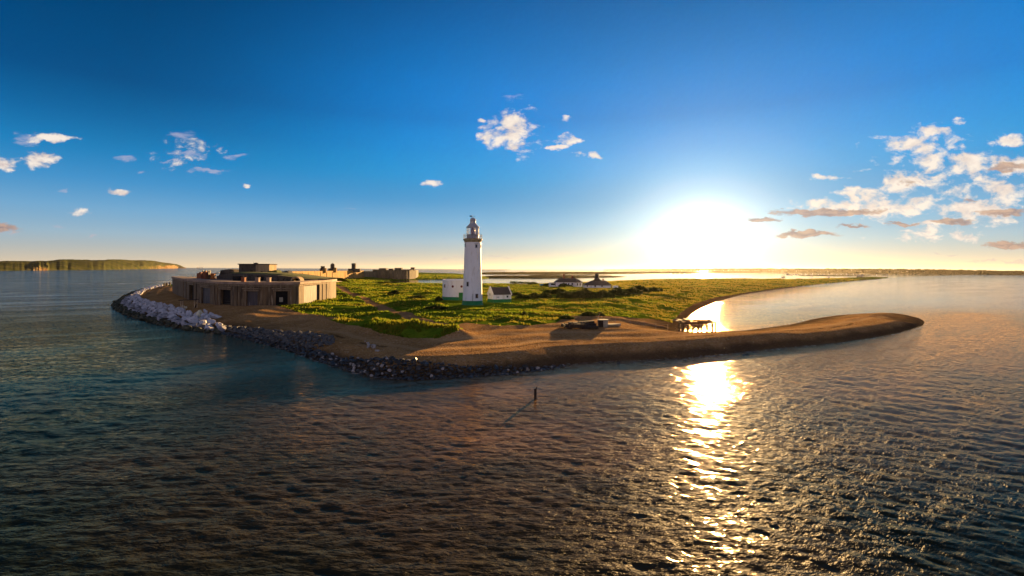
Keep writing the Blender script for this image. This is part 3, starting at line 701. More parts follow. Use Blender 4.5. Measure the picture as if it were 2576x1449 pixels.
    poly = [(p.x, p.y) for p in ring] + [(e1.x-6, e1.y+26)] + back[1:] + [(FP[0].x-2, FP[0].y+28)]
    MB(base).prism(poly, ZT-1.6, ZT-.35).build('roof', M['roof_slab'], root)
    # retaining wall with turf over it
    tw = [atY(u, 700, Y) for u, Y in ((545,196),(575,182),(640,171),(700,166),(760,170),(812,176))]
    rw = MB(base); tf = MB(base)
    tops = [10.8, 12.0, 12.0, 11.6, 10.5, 9.9]
    for i in range(len(tw)-1):
        p, q = tw[i], tw[i+1]; zt_ = (tops[i]+tops[i+1])/2
        vs = [(p.x,p.y,9.5),(q.x,q.y,9.5),(q.x,q.y+1.2,9.5),(p.x,p.y+1.2,9.5),(p.x,p.y,tops[i]),(q.x,q.y,tops[i+1]),(q.x,q.y+1.2,tops[i+1]),(p.x,p.y+1.2,tops[i])]
        rw.add(vs, [(3,2,1,0),(4,5,6,7),(0,1,5,4),(1,2,6,5),(2,3,7,6),(3,0,4,7)])
    rw.build('retaining_wall', M['dark_stone'], root)
    for i in range(len(tw)-1):
        p, q = tw[i], tw[i+1]
        rows = ((1.22, -.02), (3.5, .35), (9, .55), (20, .35), (30, -1.5))
        n0 = len(tf.v)
        for j in range(len(rows)-1):
            (ya, za), (yb, zb) = rows[j], rows[j+1]
            tf.add([(p.x,p.y+ya,tops[i]+za),(q.x,q.y+ya,tops[i+1]+za),(q.x,q.y+yb,tops[i+1]+zb),(p.x,p.y+yb,tops[i]+zb)], [(0,1,2,3)])
    tf.build('turf_roof', M['turf'], root)
    for u in (594, 655, 700):
        c = atY(u, 700, 169); ar = MB(base)
        ar.box((c.x, c.y-.4+1.5, 10.35), (2.2, 2.6, 1.7)); ar.build('recess', M['void'], root)
    # barrel hood shelter near the right end
    c = at(724, 708.5, ZT-.3); c.y += 5.6; hd = MB(base)
    n = 14; ro, ri, L = 1.6, 1.25, 3.0
    vs = []; fs = []
    for yy in (0, L):
        for rr in (ro, ri):
            for k in range(n+1):
                a = math.pi*k/n; vs.append((c.x+rr*math.cos(a)*1.05, c.y+yy, c.z-.1+rr*math.sin(a)*1.0))
    m = n+1
    for k in range(n):
        fs += [(k, k+1, m+k+1, m+k), (2*m+k+1, 2*m+k, 3*m+k, 3*m+k+1), (k+1, k, 2*m+k, 2*m+k+1), (m+k, m+k+1, 3*m+k+1, 3*m+k)]
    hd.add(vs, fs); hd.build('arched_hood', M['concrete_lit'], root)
    MB(base).box((c.x, c.y+L-.4, c.z+.45), (2.3, .3, 1.1)).build('hood_back', M['void'], root)
    # vent stacks along the parapet
    for u, v0 in ((605.5,698.5),(641,699.2),(672.5,699.5)):
        p, d = on_front(u); p = p - nrm(d)*1.0
        s = MB(base).box((p.x, p.y, ZT+.6), (.95, .95, 1.2)); s.box((p.x, p.y, ZT+1.22), (1.12, 1.12, .16)); st = s.build('vent_stack', M['brick' if u < 640 else 'roof_slab'], root)
        if u != 641: MB(base).tube((p.x-.2, p.y, ZT+1.2), (p.x-.2, p.y, ZT+2.3), .05).build('rod', M['iron'], st)
battery()
def blockhouse():
    Y = 193; p = atY(636, 684, Y); z0 = 11.4; zt = atY(636, 665.6, Y).z
    b = Vector((p.x, p.y, z0)); root = empty('blockhouse', b, 'dark flat topped blockhouse standing on the turf roof of the battery', 'blockhouse')
    x0, x1 = atY(601, 670, Y).x - b.x, atY(673, 670, Y).x - b.x; h = zt - z0
    xm = x1 - 4.3
    MB().box(((x0+xm)/2, 3, h/2), (xm-x0, 6, h)).build('wall', M['dark_stone'], root)
    MB().prism([(xm+.003,-.25),(x1-1.4,-.25),(x1,1.4),(x1,7.4),(xm+.003,6.2)], 0, h-.003).build('side_wall', M['concrete_lit'], root)  # sun on this side is put into its paler concrete
    MB().box((xm+.2,-.32,h/2-.1), (.5,.25,h-.2)).build('pier', M['concrete_lit'], root)
    MB().prism([(x0-.25,-.5),(x1-1.2,-.5),(x1+.25,1.2),(x1+.25,7.6),(x0-.25,6.4)], h+.003, h+.33).build('roof', M['dark_stone'], root)
    MB().lathe([(.9,0),(.8,.25),(.4,.45),(0,.5)], 12, (x1-6, 3, h+.32)).build('roof_dome', M['dark_stone'], root)
    MB().tube((x1-7, 3, h+.3), (x1-7, 3, h+1.2), .04).build('rod', M['iron'], root)
    MB().box((xm-1.9,-.04,.9), (1.0,.2,1.6)).build('door', M['void'], root)
    MB().box((xm+2.2,-.3,.75), (.8,.2,1.1)).build('window', M['void'], root)
blockhouse()
def mound(name, pts, hh, mat, label, cat, seed):
    """an irregular heap: list of (u, v_base, v_top, Y, width)"""
    bm = bmesh.new(); bmesh.ops.create_icosphere(bm, subdivisions=3, radius=1.0)
    u0, u1, vt, Y, z0 = pts; a, b2 = atY(u0, 690, Y), atY(u1, 690, Y); zt = atY((u0+u1)/2, vt, Y).z
    c = Vector(((a.x+b2.x)/2, Y, z0)); sx = (b2.x-a.x)/2
    for v in bm.verts:
        p = v.co; k = 1 + .28*mnoise.noise(p*2.2 + Vector((seed, 0, 0))) + .12*mnoise.noise(p*6)
        e = .55
        v.co = Vector((math.copysign(abs(p.x)**e, p.x)*sx*k, math.copysign(abs(p.y)**e, p.y)*hh*k, max(p.z, -.3)*(zt-z0)*k))
    me = bpy.data.meshes.new(name); bm.to_mesh(me); bm.free(); me.materials.append(mat)
    o = bpy.data.objects.new(name, me); COL.objects.link(o); o.location = c; return tag(o, label, cat)
mound('earth_mound', (560,602,677,200,10.9), 4, M['dark_stone'], 'dark earth mound left of the blockhouse on the battery roof', 'mound', 3)
mound('earth_mound', (676,706,680,196,11.0), 3.5, M['turf'], 'dark turfed mound right of the blockhouse on the battery roof', 'mound', 8)
mound('rubble_mound', (704,736,681.5,205,10.4), 4, M['dark_stone'], 'dark ruined masonry lump before the ochre castle wall', 'ruin', 15)
mound('rubble_mound', (798,828,701,172,9.6), 1.6, M['dark_stone'], 'low dark heap on the right end of the battery roof', 'rubble', 21)
# things standing on the terrace
def on_roof(u, v): return at(u, v, ZT-.33)
def gun_mount():
    p = at(535, 702.3, ZT-.33); root = empty('gun_mount', p, 'orange rusty gun mount on the battery roof terrace', 'gun mount')
    MB().lathe([(.95,0),(.9,.5),(.6,.6),(.6,1.3),(0,1.3)], 16).build('pedestal', M['orange'], root)
    MB().box((0,.2,1.75), (1.5,.9,.9), ry=.1).build('cradle', M['orange'], root)
    MB().tube((-.2,.2,1.9), (2.1,.6,2.5), .17, .12).build('barrel', M['iron'], root)
gun_mount()
for (u, v, w, h, mt, lab) in ((503,702.6,1.5,2.3,'brick','brick pillar with a broken top, leftmost on the battery roof'),(514.5,701.8,1.7,2.6,'brick','brown brick pillar beside the terrace wall on the battery roof')):
    p = at(u, v, ZT-.33); tag(MB().box((0,0,h/2), (w,w,h)).box((.2,.1,h+.2), (w*.6,w*.6,.4)).box((0,0,.1), (w+.3,w+.3,.2)).build('brick_pillar', M[mt]), lab, 'pillar').location = p
p = at(524, 701.6, ZT-.33); root = empty('terrace_wall', p, 'low brown wall with ledges between the pillar and the orange gun mount', 'wall')
MB().box((0,.2,.85), (3.8,.7,1.7)).build('wall', M['dark_stone'], root)
for z in (.5, 1.15): MB().box((0,-.2,z), (3.9,.25,.12)).build('ledge', M['concrete_lit'], root)
p = at(520, 699, ZT-.33); root = empty('iron_frame', p, 'dark iron frame rising behind the terrace wall', 'frame')
for x in (-1.6,-.4,.8,1.4): MB().box((x,0,1.6), (.35,.35,3.2)).build('post', M['iron'], root)
MB().box((0,0,2.6), (3.4,.3,.3)).build('rail', M['iron'], root)
def railing(ua, va, ub, vb, z, n, hh, label):
    a, b2 = at(ua, va, z), at(ub, vb, z); root = empty('railing', a, label, 'railing')
    d = b2 - a; rr = MB()
    for i in range(n+1):
        q = d*i/n; MB().tube((q.x,q.y,0), (q.x,q.y,hh), .06, n=5).build('post', M['iron'], root)
    for k in (.55, 1.0): rr.tube((0,0,hh*k), (d.x,d.y,hh*k), .05, n=5)
    rr.build('rail', M['iron'], root)
railing(495,700.3,452,697.0,ZT-.33,7,1.2,'thin iron railing along the left terrace of the battery')
def person(u, v, z, hgt, shirt, label, turn):
    p = at(u, v, z); k = hgt/1.75
    sk = [(0,0,.95),(0,0,1.2),(0,.02,1.42),(0,.02,1.5),(.0,-.02,1.65),  # pelvis..head
          (.1,0,.9),(.12,-.03,.5),(.13,0,.06),(.13,-.14,.03),(-.1,0,.9),(-.14,.05,.5),(-.16,.12,.06),(-.16,-.02,.03),
          (.2,.02,1.4),(.27,.05,1.12),(.29,-.06,.88),(-.2,.02,1.4),(-.27,.03,1.12),(-.28,-.1,.9)]
    ed = [(0,1),(1,2),(2,3),(3,4),(0,5),(5,6),(6,7),(7,8),(0,9),(9,10),(10,11),(11,12),(2,13),(13,14),(14,15),(2,16),(16,17),(17,18)]
    rd = [.15,.14,.16,.06,.11,.1,.07,.05,.04,.1,.07,.05,.04,.075,.05,.035,.075,.05,.035]
    me = bpy.data.meshes.new('person'); me.from_pydata([Vector(s)*k for s in sk], ed, []); o = bpy.data.objects.new('person', me); COL.objects.link(o)
    mo = o.modifiers.new('s', 'SKIN')
    for i, sv in enumerate(me.skin_vertices[0].data): sv.radius = (rd[i]*k, rd[i]*k)
    me.skin_vertices[0].data[0].use_root = True
    o.modifiers.new('d', 'SUBSURF').levels = 1; me.materials.append(shirt)
    o.location = p; o.rotation_euler = (0,0,turn); tag(o, label, 'person')
M['cloth_dark'] = mottled('dark_clothes', (0.03,0.03,0.045), (0.05,0.045,0.05), 3, .9, .1)
person(541, 697, ZT-.33, 1.75, M['cloth_dark'], 'person in dark clothes standing by the orange gun mount', .6)
person(556, 698.5, ZT-.33, 1.75, M['cloth_dark'], 'person in dark clothes standing alone right of the gun mount', 2.2)

# portal frame on the beach
def shelter():
    p = at(476, 769, 2.75); p.z = ground_z(p.x, p.y); root = empty('beach_shelter', p, 'pale timber frame with a plank top on the beach before the battery', 'shelter')
    for x in (-2.3,-1.75,1.5,2.2): MB().box((x,.1*x,1.15), (.22,.22,2.7)).build('post', M['timber_pale'], root)
    MB().box((-.2,0,2.55), (5.0,1.6,.18), ry=-.04).build('plank_top', M['timber'], root)
    MB().box((1.85,.2,.7), (.12,.5,1.6), ry=.4).build('brace', M['timber'], root)
    MB().box((1.85,.25,.02), (1.6,1.2,.24)).build('foot', M['timber_pale'], root)
shelter()
# ------------------------------------------------------------------ castle beyond
def castle():
    base = atY(915, 700, 560); base.z = 2.0
    root = empty('castle', base, 'long ochre and dark stone castle with towers across the grass', 'castle')
    def wallrun(name, pts, z0, ztop, th, mat, wob=0.0):
        mb = MB(base)
        for (p, q, zt) in zip(pts[:-1], pts[1:], ztop):
            d = Vector((q.x-p.x, q.y-p.y)).normalized(); n = Vector((d.y, -d.x))
            mb.prism([(p.x,p.y),(q.x,q.y),(q.x-n.x*th,q.y-n.y*th),(p.x-n.x*th,p.y-n.y*th)], z0, zt)
        return mb.build(name, mat, root)
    L = [atY(u, 700, Y) for u, Y in ((728,385),(790,440),(850,505),(915,600))]
    zt = [atY(760, 682.8, 412).z, atY(820, 682.6, 470).z, atY(880, 682.6, 550).z]
    wallrun('curtain_wall', L, 1.0, [11.2, 11.2, 11.2], 3, M['masonry'])
    wallrun('coping', [p + Vector((.25,-.25,0)) for p in L], 11.2, [11.5]*3, 3.4, M['masonry'])
    bt = MB(base)
    for i in range(3):
        p, q = L[i], L[i+1]; d = Vector((q.x-p.x, q.y-p.y)); dl = d.length; d.normalize(); n = Vector((d.y, -d.x))
        for k in range(1, 4):
            c = Vector((p.x, p.y)) + d*dl*(k/4.0)
            b2 = MB(base); b2.prism([((c-d*.8+n*.3).x,(c-d*.8+n*.3).y),((c+d*.8+n*.3).x,(c+d*.8+n*.3).y),((c+d*.8).x,(c+d*.8).y),((c-d*.8).x,(c-d*.8).y)], 1.0, 10.4); b2.build('buttress', M['masonry'], root)
    W = [atY(u, 700, Y) for u, Y in ((914.5,640),(948,606),(1000,600),(1030,612),(1047,640),(1052.5,680))]
    wallrun('wing_wall', W, 1.0, [10.6, 12.1, 12.1, 12.1, 12.1], 4, M['masonry_dark'])
    for u in (955, 966, 978, 989, 1004, 1014, 1023):
        c = atY(u, 700, 600 if u < 1000 else 605); MB(base).box((c.x, c.y-.6, 6), (1.3, 1.6, 9.5)).build('buttress', M['masonry_dark'], root)
    def tower(u0, u1, vt, Y, zb, mat, name='tower', cap=0):
        a, b2 = atY(u0, 690, Y), atY(u1, 690, Y); z1 = atY((u0+u1)/2, vt, Y).z; c = ((a.x+b2.x)/2, Y, (zb+z1)/2); w = b2.x-a.x
        mb = MB(base).box(c, (w, min(w, 9), z1-zb)); t = mb.build(name, mat, root)
        MB(base).box((c[0], c[1], z1+.2), (w*1.12, min(w, 9)*1.12, .5)).build('parapet', mat, t)
        return t
    tower(956,972.5,675.5,608,11.9,M['dark_stone']); tower(979,990,676.5,610,11.9,M['dark_stone']); tower(995,1011,674.8,608,11.9,M['dark_stone']); tower(1034,1043,673.5,632,11.6,M['dark_stone'])
    tower(940,958,679,618,9.5,M['dark_stone'],'tower'); tower(1013,1036,679,622,11.8,M['masonry_dark'],'tower')
    # keep and chimneys behind the curtain
    def stack(u0, u1, vt, vb, Y, mat, name, taper=1.0, dome=False):
        a, b2 = atY(u0, 690, Y), atY(u1, 690, Y); zt_ = atY((u0+u1)/2, vt, Y).z; zb = 9.0
        w = (b2.x-a.x)/2; c = ((a.x+b2.x)/2, Y, 0)
        pr = [(w*1.05, zb), (w*taper, zt_)] + ([(w*.8, zt_+w*.45), (w*.35, zt_+w*.8), (0, zt_+w*.9)] if dome else [(0, zt_)])
        return MB(base).lathe(pr, 16, c).build(name, mat, root, dome)
    stack(807,817,669.5,683,470,M['dark_stone'],'turret'); stack(804.5,809,675,683,468,M['dark_stone'],'turret')
    MB(base).box((atY(818.5,690,466).x, 466, 11.9), (1.6,1.4,4.6)).build('chimney', M['masonry'], root)
    stack(831,842,667,683,500,M['dark_stone'],'turret',.92,True); stack(826,836,675,683,498,M['dark_stone'],'turret')
    MB(base).box((atY(843.5,690,495).x, 495, 12.3), (2.2,1.8,4.8)).build('chimney', M['masonry'], root)
    a, b2 = atY(885.5,690,560), atY(894.5,690,560); MB(base).box(((a.x+b2.x)/2,560,14.5),(b2.x-a.x,3.4,10.6)).build('keep_tower', M['dark_stone'], root)
    a, b2 = atY(876,690,556), atY(906,690,556); MB(base).box(((a.x+b2.x)/2,556.5,11.7),(b2.x-a.x,3,4.0)).build('keep_roof', M['dark_stone'], root)
castle()

# ------------------------------------------------------------------ rocks
def rock_mesh(name, seed, mat, cuts=9, sub=2, flat=.75, lo=.42):
    r = random.Random(seed); bm = bmesh.new(); bmesh.ops.create_icosphere(bm, subdivisions=sub, radius=1.0)
    planes = []
    for _ in range(cuts):
        n = Vector((r.gauss(0,1), r.gauss(0,1), r.gauss(0,1))).normalized(); planes.append((n, r.uniform(lo, .82)))
    for v in bm.verts:
        for n, d in planes:
            k = v.co.dot(n)
            if k > d: v.co -= n*(k-d)
        v.co *= 1 + .07*mnoise.noise(v.co*3 + Vector((seed*3.1, 0, 0)))
        v.co.z *= flat
    me = bpy.data.meshes.new(name); bm.to_mesh(me); bm.free(); me.materials.append(mat); return me
def put_rock(me, name, p, s, label, group, cat='boulder', sc=(1,1,1)):
    o = bpy.data.objects.new(name, me); COL.objects.link(o)
    o.location = p; o.rotation_euler = (random.uniform(-.5,.5), random.uniform(-.5,.5), random.uniform(0, 6.28)); o.scale = (s*sc[0], s*sc[1], s*sc[2])
    return tag(o, label, cat, group)
KIN = {k: [rock_mesh(k, i*7+j*101, M[m], cu, 3 if k != 'rock' else 2, fl) for i in range(n)] for j, (k, m, cu, fl, n) in enumerate((('boulder','stone_white',11,.8,8),('weedy_boulder','stone_weed',9,.7,7),('rock','stone_blue',13,.65,8),('black_rock','stone_black',13,.65,8)))}
def strip_sample(upper, lower, n):
    """random points between two image polylines, laid on the ground"""
    up = [Vector(at(u, v, z)) for u, v, z in upper]; lo = [Vector(at(u, v, z)) for u, v, z in lower]
    def resamp(pl, k):
        ln = [0]
        for a, b2 in zip(pl[:-1], pl[1:]): ln.append(ln[-1] + (b2-a).length)
        return [Vector((np.interp(t*ln[-1], ln, [p.x for p in pl]), np.interp(t*ln[-1], ln, [p.y for p in pl]), 0)) for t in np.linspace(0, 1, k)]
    A, B = resamp(up, 60), resamp(lo, 60)
    ar = [((A[i+1]-A[i]).length*.5 + (B[i+1]-B[i]).length*.5)*((A[i]-B[i]).length) for i in range(59)]
    cs = np.cumsum(ar)/sum(ar); out = []
    for _ in range(n):
        i = int(np.searchsorted(cs, random.random())); t, f = random.random(), random.random()
        a = A[i].lerp(A[min(i+1,59)], t); b2 = B[i].lerp(B[min(i+1,59)], t); p = a.lerp(b2, f); out.append((p.x, p.y, f))
    return out
def poisson(c, rad):
    """drop candidates that crowd an earlier one (list order wins)"""
    cell = {}; keep = []
    for q in c:
        r = rad(q); k = (int(q[0]//2.5), int(q[1]//2.5)); ok = True
        for i in (-1, 0, 1):
            for j in (-1, 0, 1):
                for (x, y, rr) in cell.get((k[0]+i, k[1]+j), ()):
                    if (x-q[0])**2 + (y-q[1])**2 < (.5*(r+rr))**2*1.15: ok = False; break
        if ok: keep.append(q); cell.setdefault(k, []).append((q[0], q[1], r))
    return keep
# pale armour stones
UPW = [(432,714,3),(395,716,3),(366,722,3),(350,732,3),(352,742,3),(385,752,3),(440,764,3),(480,776,3),(520,783,3),(548,794,2.9),(562,806,2.4)]
MIDW = [(425,719,1.5),(380,722,1.5),(340,735,1.6),(316,748,1.5),(306,760,1.4),(325,772,1.5),(370,787,1.5),(430,801,1.4),(480,815,1.2),(525,822,1.0),(560,824,1.0)]
LOWW = [(430,720,.2),(375,726,.2),(325,740,.2),(298,755,.2),(283,766,.2),(293,779,.2),(332,797,.2),(400,814,.2),(450,825,.2),(510,831,.2),(556,838,.2)]
def zone(x, y):
    a = x/y*F + CU
    return a
big = [(502,792,1.1,'large rounded boulder with a sunlit cream top near the end of the pale rock bank',(1,1,1.25),'cream'),(516.5,785,.62,'upright pale boulder standing behind the cream topped boulder',(.9,.9,1.7),'w'),
       (543,798,1.2,'big flat pale slab, last of the white boulders before the dark rocks',(1.3,1,.8),'w'),(518,806,.95,'squat grey boulder below the cream topped boulder',(1,1,1.2),'w'),
       (497,811,1.0,'long low grey slab at the foot of the pale rock bank',(1.5,.8,.5),'w'),(486.5,800,.5,'small sunlit yellow boulder left of the long low slab',(.9,.9,1.2),'cream'),
       (459.5,771,.5,'small cream boulder under the pale timber frame, upper of two',(1,1,1),'cream'),(467.5,775,.5,'small cream boulder under the pale timber frame, lower of two',(1,1,1),'cream'),
       (532,790,.7,'pale block leaning on the big flat slab',(1,1,1),'w')]
M['stone_grey'] = mottled('grey_limestone', (0.24, 0.24, 0.27), (0.36, 0.355, 0.38), 0.9, 0.85, 0.6, (1, 1, 1), (0.16, 0.16, 0.17), 1.8, 0.15)
KIN['boulder'] += [rock_mesh('boulder', 500+i, M['stone_grey'], 10, 3, .75) for i in range(3)]
cream = [rock_mesh('boulder', 900+i, M['cream_sunlit_stone'], 7, 3, .9) for i in range(2)]
taken = []
for i, (u, v, s, lab, sc, kd) in enumerate(big):
    g = 2.0
    for _ in range(6):
        p = at(u, v, g + .6*s*sc[2]); g = ground_z(p.x, p.y)
    put_rock((cream if kd == 'cream' else KIN['boulder'])[i % (2 if kd == 'cream' else 8)], 'boulder', (p.x, p.y, g+.6*s*sc[2]), s, lab, None, 'boulder', sc); taken.append((p.x, p.y, s))
def free(q, r): return all((q[0]-x)**2 + (q[1]-y)**2 > (.75*(r+s))**2 for x, y, s in taken)
def wr(q):
    near = sstep(-175, -85, np.array(q[0]))
    return 1.15 + .35*float(near)
cw = [q + (random.uniform(.62, 1.0)*(1.0 if q[0] < -100 else 1.25),) for q in strip_sample(UPW, MIDW, 9000)]
cw = poisson([q for q in cw if free(q, .9)], lambda q: 2.02*q[3])
cw.sort(key=lambda q: q[3]*1.0/q[1], reverse=True)
def white_label(q):
    if q[1] > 235: return 'pale boulder on the far end of the rock bank behind the beach', 'far pale boulders of the rock bank'
    if q[0] < -130: return 'pale boulder round the seaward corner of the rock bank', 'pale boulders of the seaward corner'
    if q[2] < .35: return 'pale boulder along the crest of the rock bank next to the shingle', 'pale boulders of the bank crest'
    return 'pale grey boulder in the rock bank below the battery', 'pale boulders of the rock bank'
rest_white = []
for k, q in enumerate(cw):
    s = q[3]*(1.1 if q[1] < 235 else 1.4)
    z = ground_z(q[0], q[1]) + .42*s
    if k < 235:
        lab, gr = white_label(q); put_rock(KIN['boulder'][(k % 8) if q[2] < .7 else 8 + k % 3], 'boulder', (q[0], q[1], z), s, lab, gr)
    else: rest_white.append((q[0], q[1], z, s, k))
cd_ = [q + (random.uniform(.55, .95),) for q in strip_sample(MIDW, LOWW, 7000)]
cd_ = poisson([q for q in cd_ if free(q, 1)], lambda q: 1.9*q[3])
cd_.sort(key=lambda q: q[3]/q[1], reverse=True)
rest_weed = []
for k, q in enumerate(cd_):
    s = q[3]*1.1; z = ground_z(q[0], q[1]) + .3*s
    if k < 190:
        far = q[0] < -125
        put_rock(KIN['weedy_boulder'][k % 7], 'weedy_boulder', (q[0], q[1], z), s, 'dark weedy boulder at the seaward tip of the rock bank' if far else 'dark green weedy boulder along the waterline below the pale rocks', 'weedy boulders of the tip' if far else 'weedy boulders at the waterline')
    else: rest_weed.append((q[0], q[1], z, s, k))
def merged(name, items, meshes, label, cat):
    V, Fc = [], []; n = 0
    for (x, y, z, s, k) in items:
        me = meshes[k % len(meshes)]; rz = random.uniform(0, 6.28); m = Matrix.Translation((x, y, z)) @ Matrix.Rotation(rz, 4, 'Z') @ Matrix.Rotation(random.uniform(-.6,.6), 4, 'X') @ Matrix.Scale(s, 4)
        co = np.empty(len(me.vertices)*3); me.vertices.foreach_get('co', co); co = co.reshape(-1, 3)
        A = np.array(m); co = co @ A[:3, :3].T + A[:3, 3]; V.append(co)
        Fc += [[n+i for i in f.vertices] for f in me.polygons]; n += len(co)
    me = bpy.data.meshes.new(name); me.from_pydata(np.concatenate(V).tolist(), [], Fc); me.materials.append(meshes[0].materials[0])
    o = bpy.data.objects.new(name, me); COL.objects.link(o); return tag(o, label, cat, kind='stuff')
if rest_white: merged('boulders', rest_white, KIN['boulder'], 'smaller pale stones packed through the rock bank', 'rubble')
if rest_weed: merged('weedy_boulders', rest_weed, KIN['weedy_boulder'], 'smaller dark weedy stones along the foot of the rock bank', 'rubble')
# dark rubble strip, blue grey above and black below
UPB = [(556,800,2.5),(600,806,2.2),(660,815,2),(720,825,2),(780,833,2),(822,842,2),(838,852,1.8)]
MDB = [(552,818,1.2),(600,826,1.2),(660,842,1.2),(720,856,1.2),(780,866,1.4),(820,868,1.5),(838,864,1.6)]
LOB = [(552,838,.1),(620,853,.1),(700,873,.1),(800,904,.1),(860,926,.1),(930,945,.1),(1000,953,.1),(1100,952,.1),(1200,946,.1),(1300,939,.1),(1400,926,.1),(1432,916,.1)]
MD2 = [(552,822,1.2),(620,833,1.2),(700,850,1.2),(800,872,1.4),(860,890,1.4),(930,903,1.3),(1000,911,1.2),(1100,917,1.1),(1200,918,1),(1300,915,.9),(1380,910,.8),(1430,908,.7)]
def rubble(up, lo, n, rmin, rmax, name, meshes, nind, lab, grp, lab2, dens=1.5, sink=.25):
    c = [q + (random.uniform(rmin, rmax)*(1 if random.random() > .08 else 1.7),) for q in strip_sample(up, lo, n)]
    c.sort(key=lambda q: -q[3]); c = poisson(c, lambda q: dens*q[3])
    c.sort(key=lambda q: q[3]/q[1], reverse=True); rest = []
    for k, q in enumerate(c):
        z = ground_z(q[0], q[1]) + sink*q[3] if k < nind else None
        if k < nind: put_rock(meshes[k % len(meshes)], name, (q[0], q[1], max(z, -.05)), q[3], lab, grp, 'rock')
        else: rest.append(q)
    if rest:
        zz = height(np.array([q[0] for q in rest]), np.array([q[1] for q in rest]))
        merged(name + 's', [(q[0], q[1], max(float(z_) + sink*q[3], -.05), q[3], k) for k, (q, z_) in enumerate(zip(rest, zz))], meshes, lab2, 'rubble')
    return c
rubble(UPB, MDB, 14000, .20, .44, 'rock', KIN['rock'], 120, 'blue grey rock in the rubble band between shingle and black rocks', 'blue grey rocks of the rubble band', 'small blue grey rubble between the bigger rocks', 1.45)
rubble(MD2, LOB, 26000, .12, .32, 'black_rock', KIN['black_rock'], 170, 'wet black rock at the water edge below the shingle', 'wet black rocks at the water edge', 'small wet black rubble along the water edge', 1.5)
# pale stones strewn among the black rocks, and a little cluster above them
M['stone_small'] = mottled('pale_shore_stone', (0.40,0.36,0.33), (0.28,0.25,0.23), 1.2, .7, .4)
sm = [rock_mesh('stone', 300+i, M['stone_small'], 8, 2, .75) for i in range(4)]
for k, (x, y, f) in enumerate(strip_sample(MD2[3:], LOB[3:], 42)):
    put_rock(sm[k % 4], 'stone', (x, y, ground_z(x, y)+.28), random.uniform(.16, .34), 'pale stone scattered among the wet black rocks', 'pale stones among the black rocks', 'stone')
for k in range(16):
    u, v = random.uniform(918, 962), 0; v = 872 + (u-918)*.42 + random.uniform(-5, 6); p = at(u, v, 1.45); p.z = ground_z(p.x, p.y)
    put_rock(sm[k % 4], 'stone', (p.x, p.y, p.z+.08), random.uniform(.14, .34), 'pale stone of the small cluster on the brown shingle', 'pale stones clustered on the shingle', 'stone')
for k in range(14):
    u = random.uniform(1440, 1900); v = np.interp(u, [1440,1600,1750,1900],[914,907,899,886]) + random.uniform(-2, 7); p = at(u, v, 0)
    put_rock(KIN['black_rock'][k % 6], 'black_rock', (p.x, p.y, max(ground_z(p.x, p.y), -.12)+.04), random.uniform(.2, .5), 'lone dark rock in the shallows below the steep shingle', 'lone rocks in the shallows', 'rock')

# ------------------------------------------------------------------ jetty, timber, fence, post
def jetty():
    b = at(1745, 835, .0); root = empty('ruined_jetty', b, 'ruined timber jetty with leaning piles standing in the bright inlet', 'jetty')
    s = b.y/F; r = random.Random(4)
    X = lambda u: (u-1745)*s
    Z = lambda v: (835-v)*s
    for i, u in enumerate((1706,1713,1720,1727,1734,1741,1748,1755,1763,1771,1778,1786,1794)):
        dy = r.uniform(-1.6, 1.8); t = Z(r.uniform(804, 809)) if u > 1735 else Z(r.uniform(808, 814))
        MB().tube((X(u), dy, -1.2), (X(u)+r.uniform(-.15,.15), dy+r.uniform(-.2,.2), t), .28, .22, 8).build('pile', M['jetty_timber'], root)
    for (u0, v0, u1, v1, y, w) in ((1698,806,1795,806.5,1.2,.3),(1705,811,1794,808,-1.2,.3),(1712,816,1790,812,-.4,.24),(1716,823,1765,821,.8,.22),(1704,820,1745,812,-1.0,.22),(1730,808,1772,819,.3,.2),(1738,803,1788,812,-1.5,.26),(1760,822,1793,806,1.0,.2),(1720,829,1752,824,-.2,.22),(1700,826,1735,824,.5,.24),(1708,814,1740,830,-.8,.2),(1745,826,1790,824,.9,.2),(1752,808,1764,834,-.9,.22),(1772,806,1786,833,.7,.22),(1735,817,1792,818,-.6,.22)):
        a, c = Vector((X(u0), y, Z(v0))), Vector((X(u1), y+r.uniform(-.4,.4), Z(v1)))
        MB().tube(a, c, w*.8, n=4).build('beam', M['jetty_timber'], root)
    for k in range(9):
        u = 1700 + k*9; MB().box((X(u), r.uniform(-.3,.3), Z(805.5 + r.uniform(-1.5,1.5))), (.55, 3.2, .14), rz=r.uniform(-.2,.2), ry=r.uniform(-.12,.12)).build('plank', M['jetty_timber'], root)
jetty()
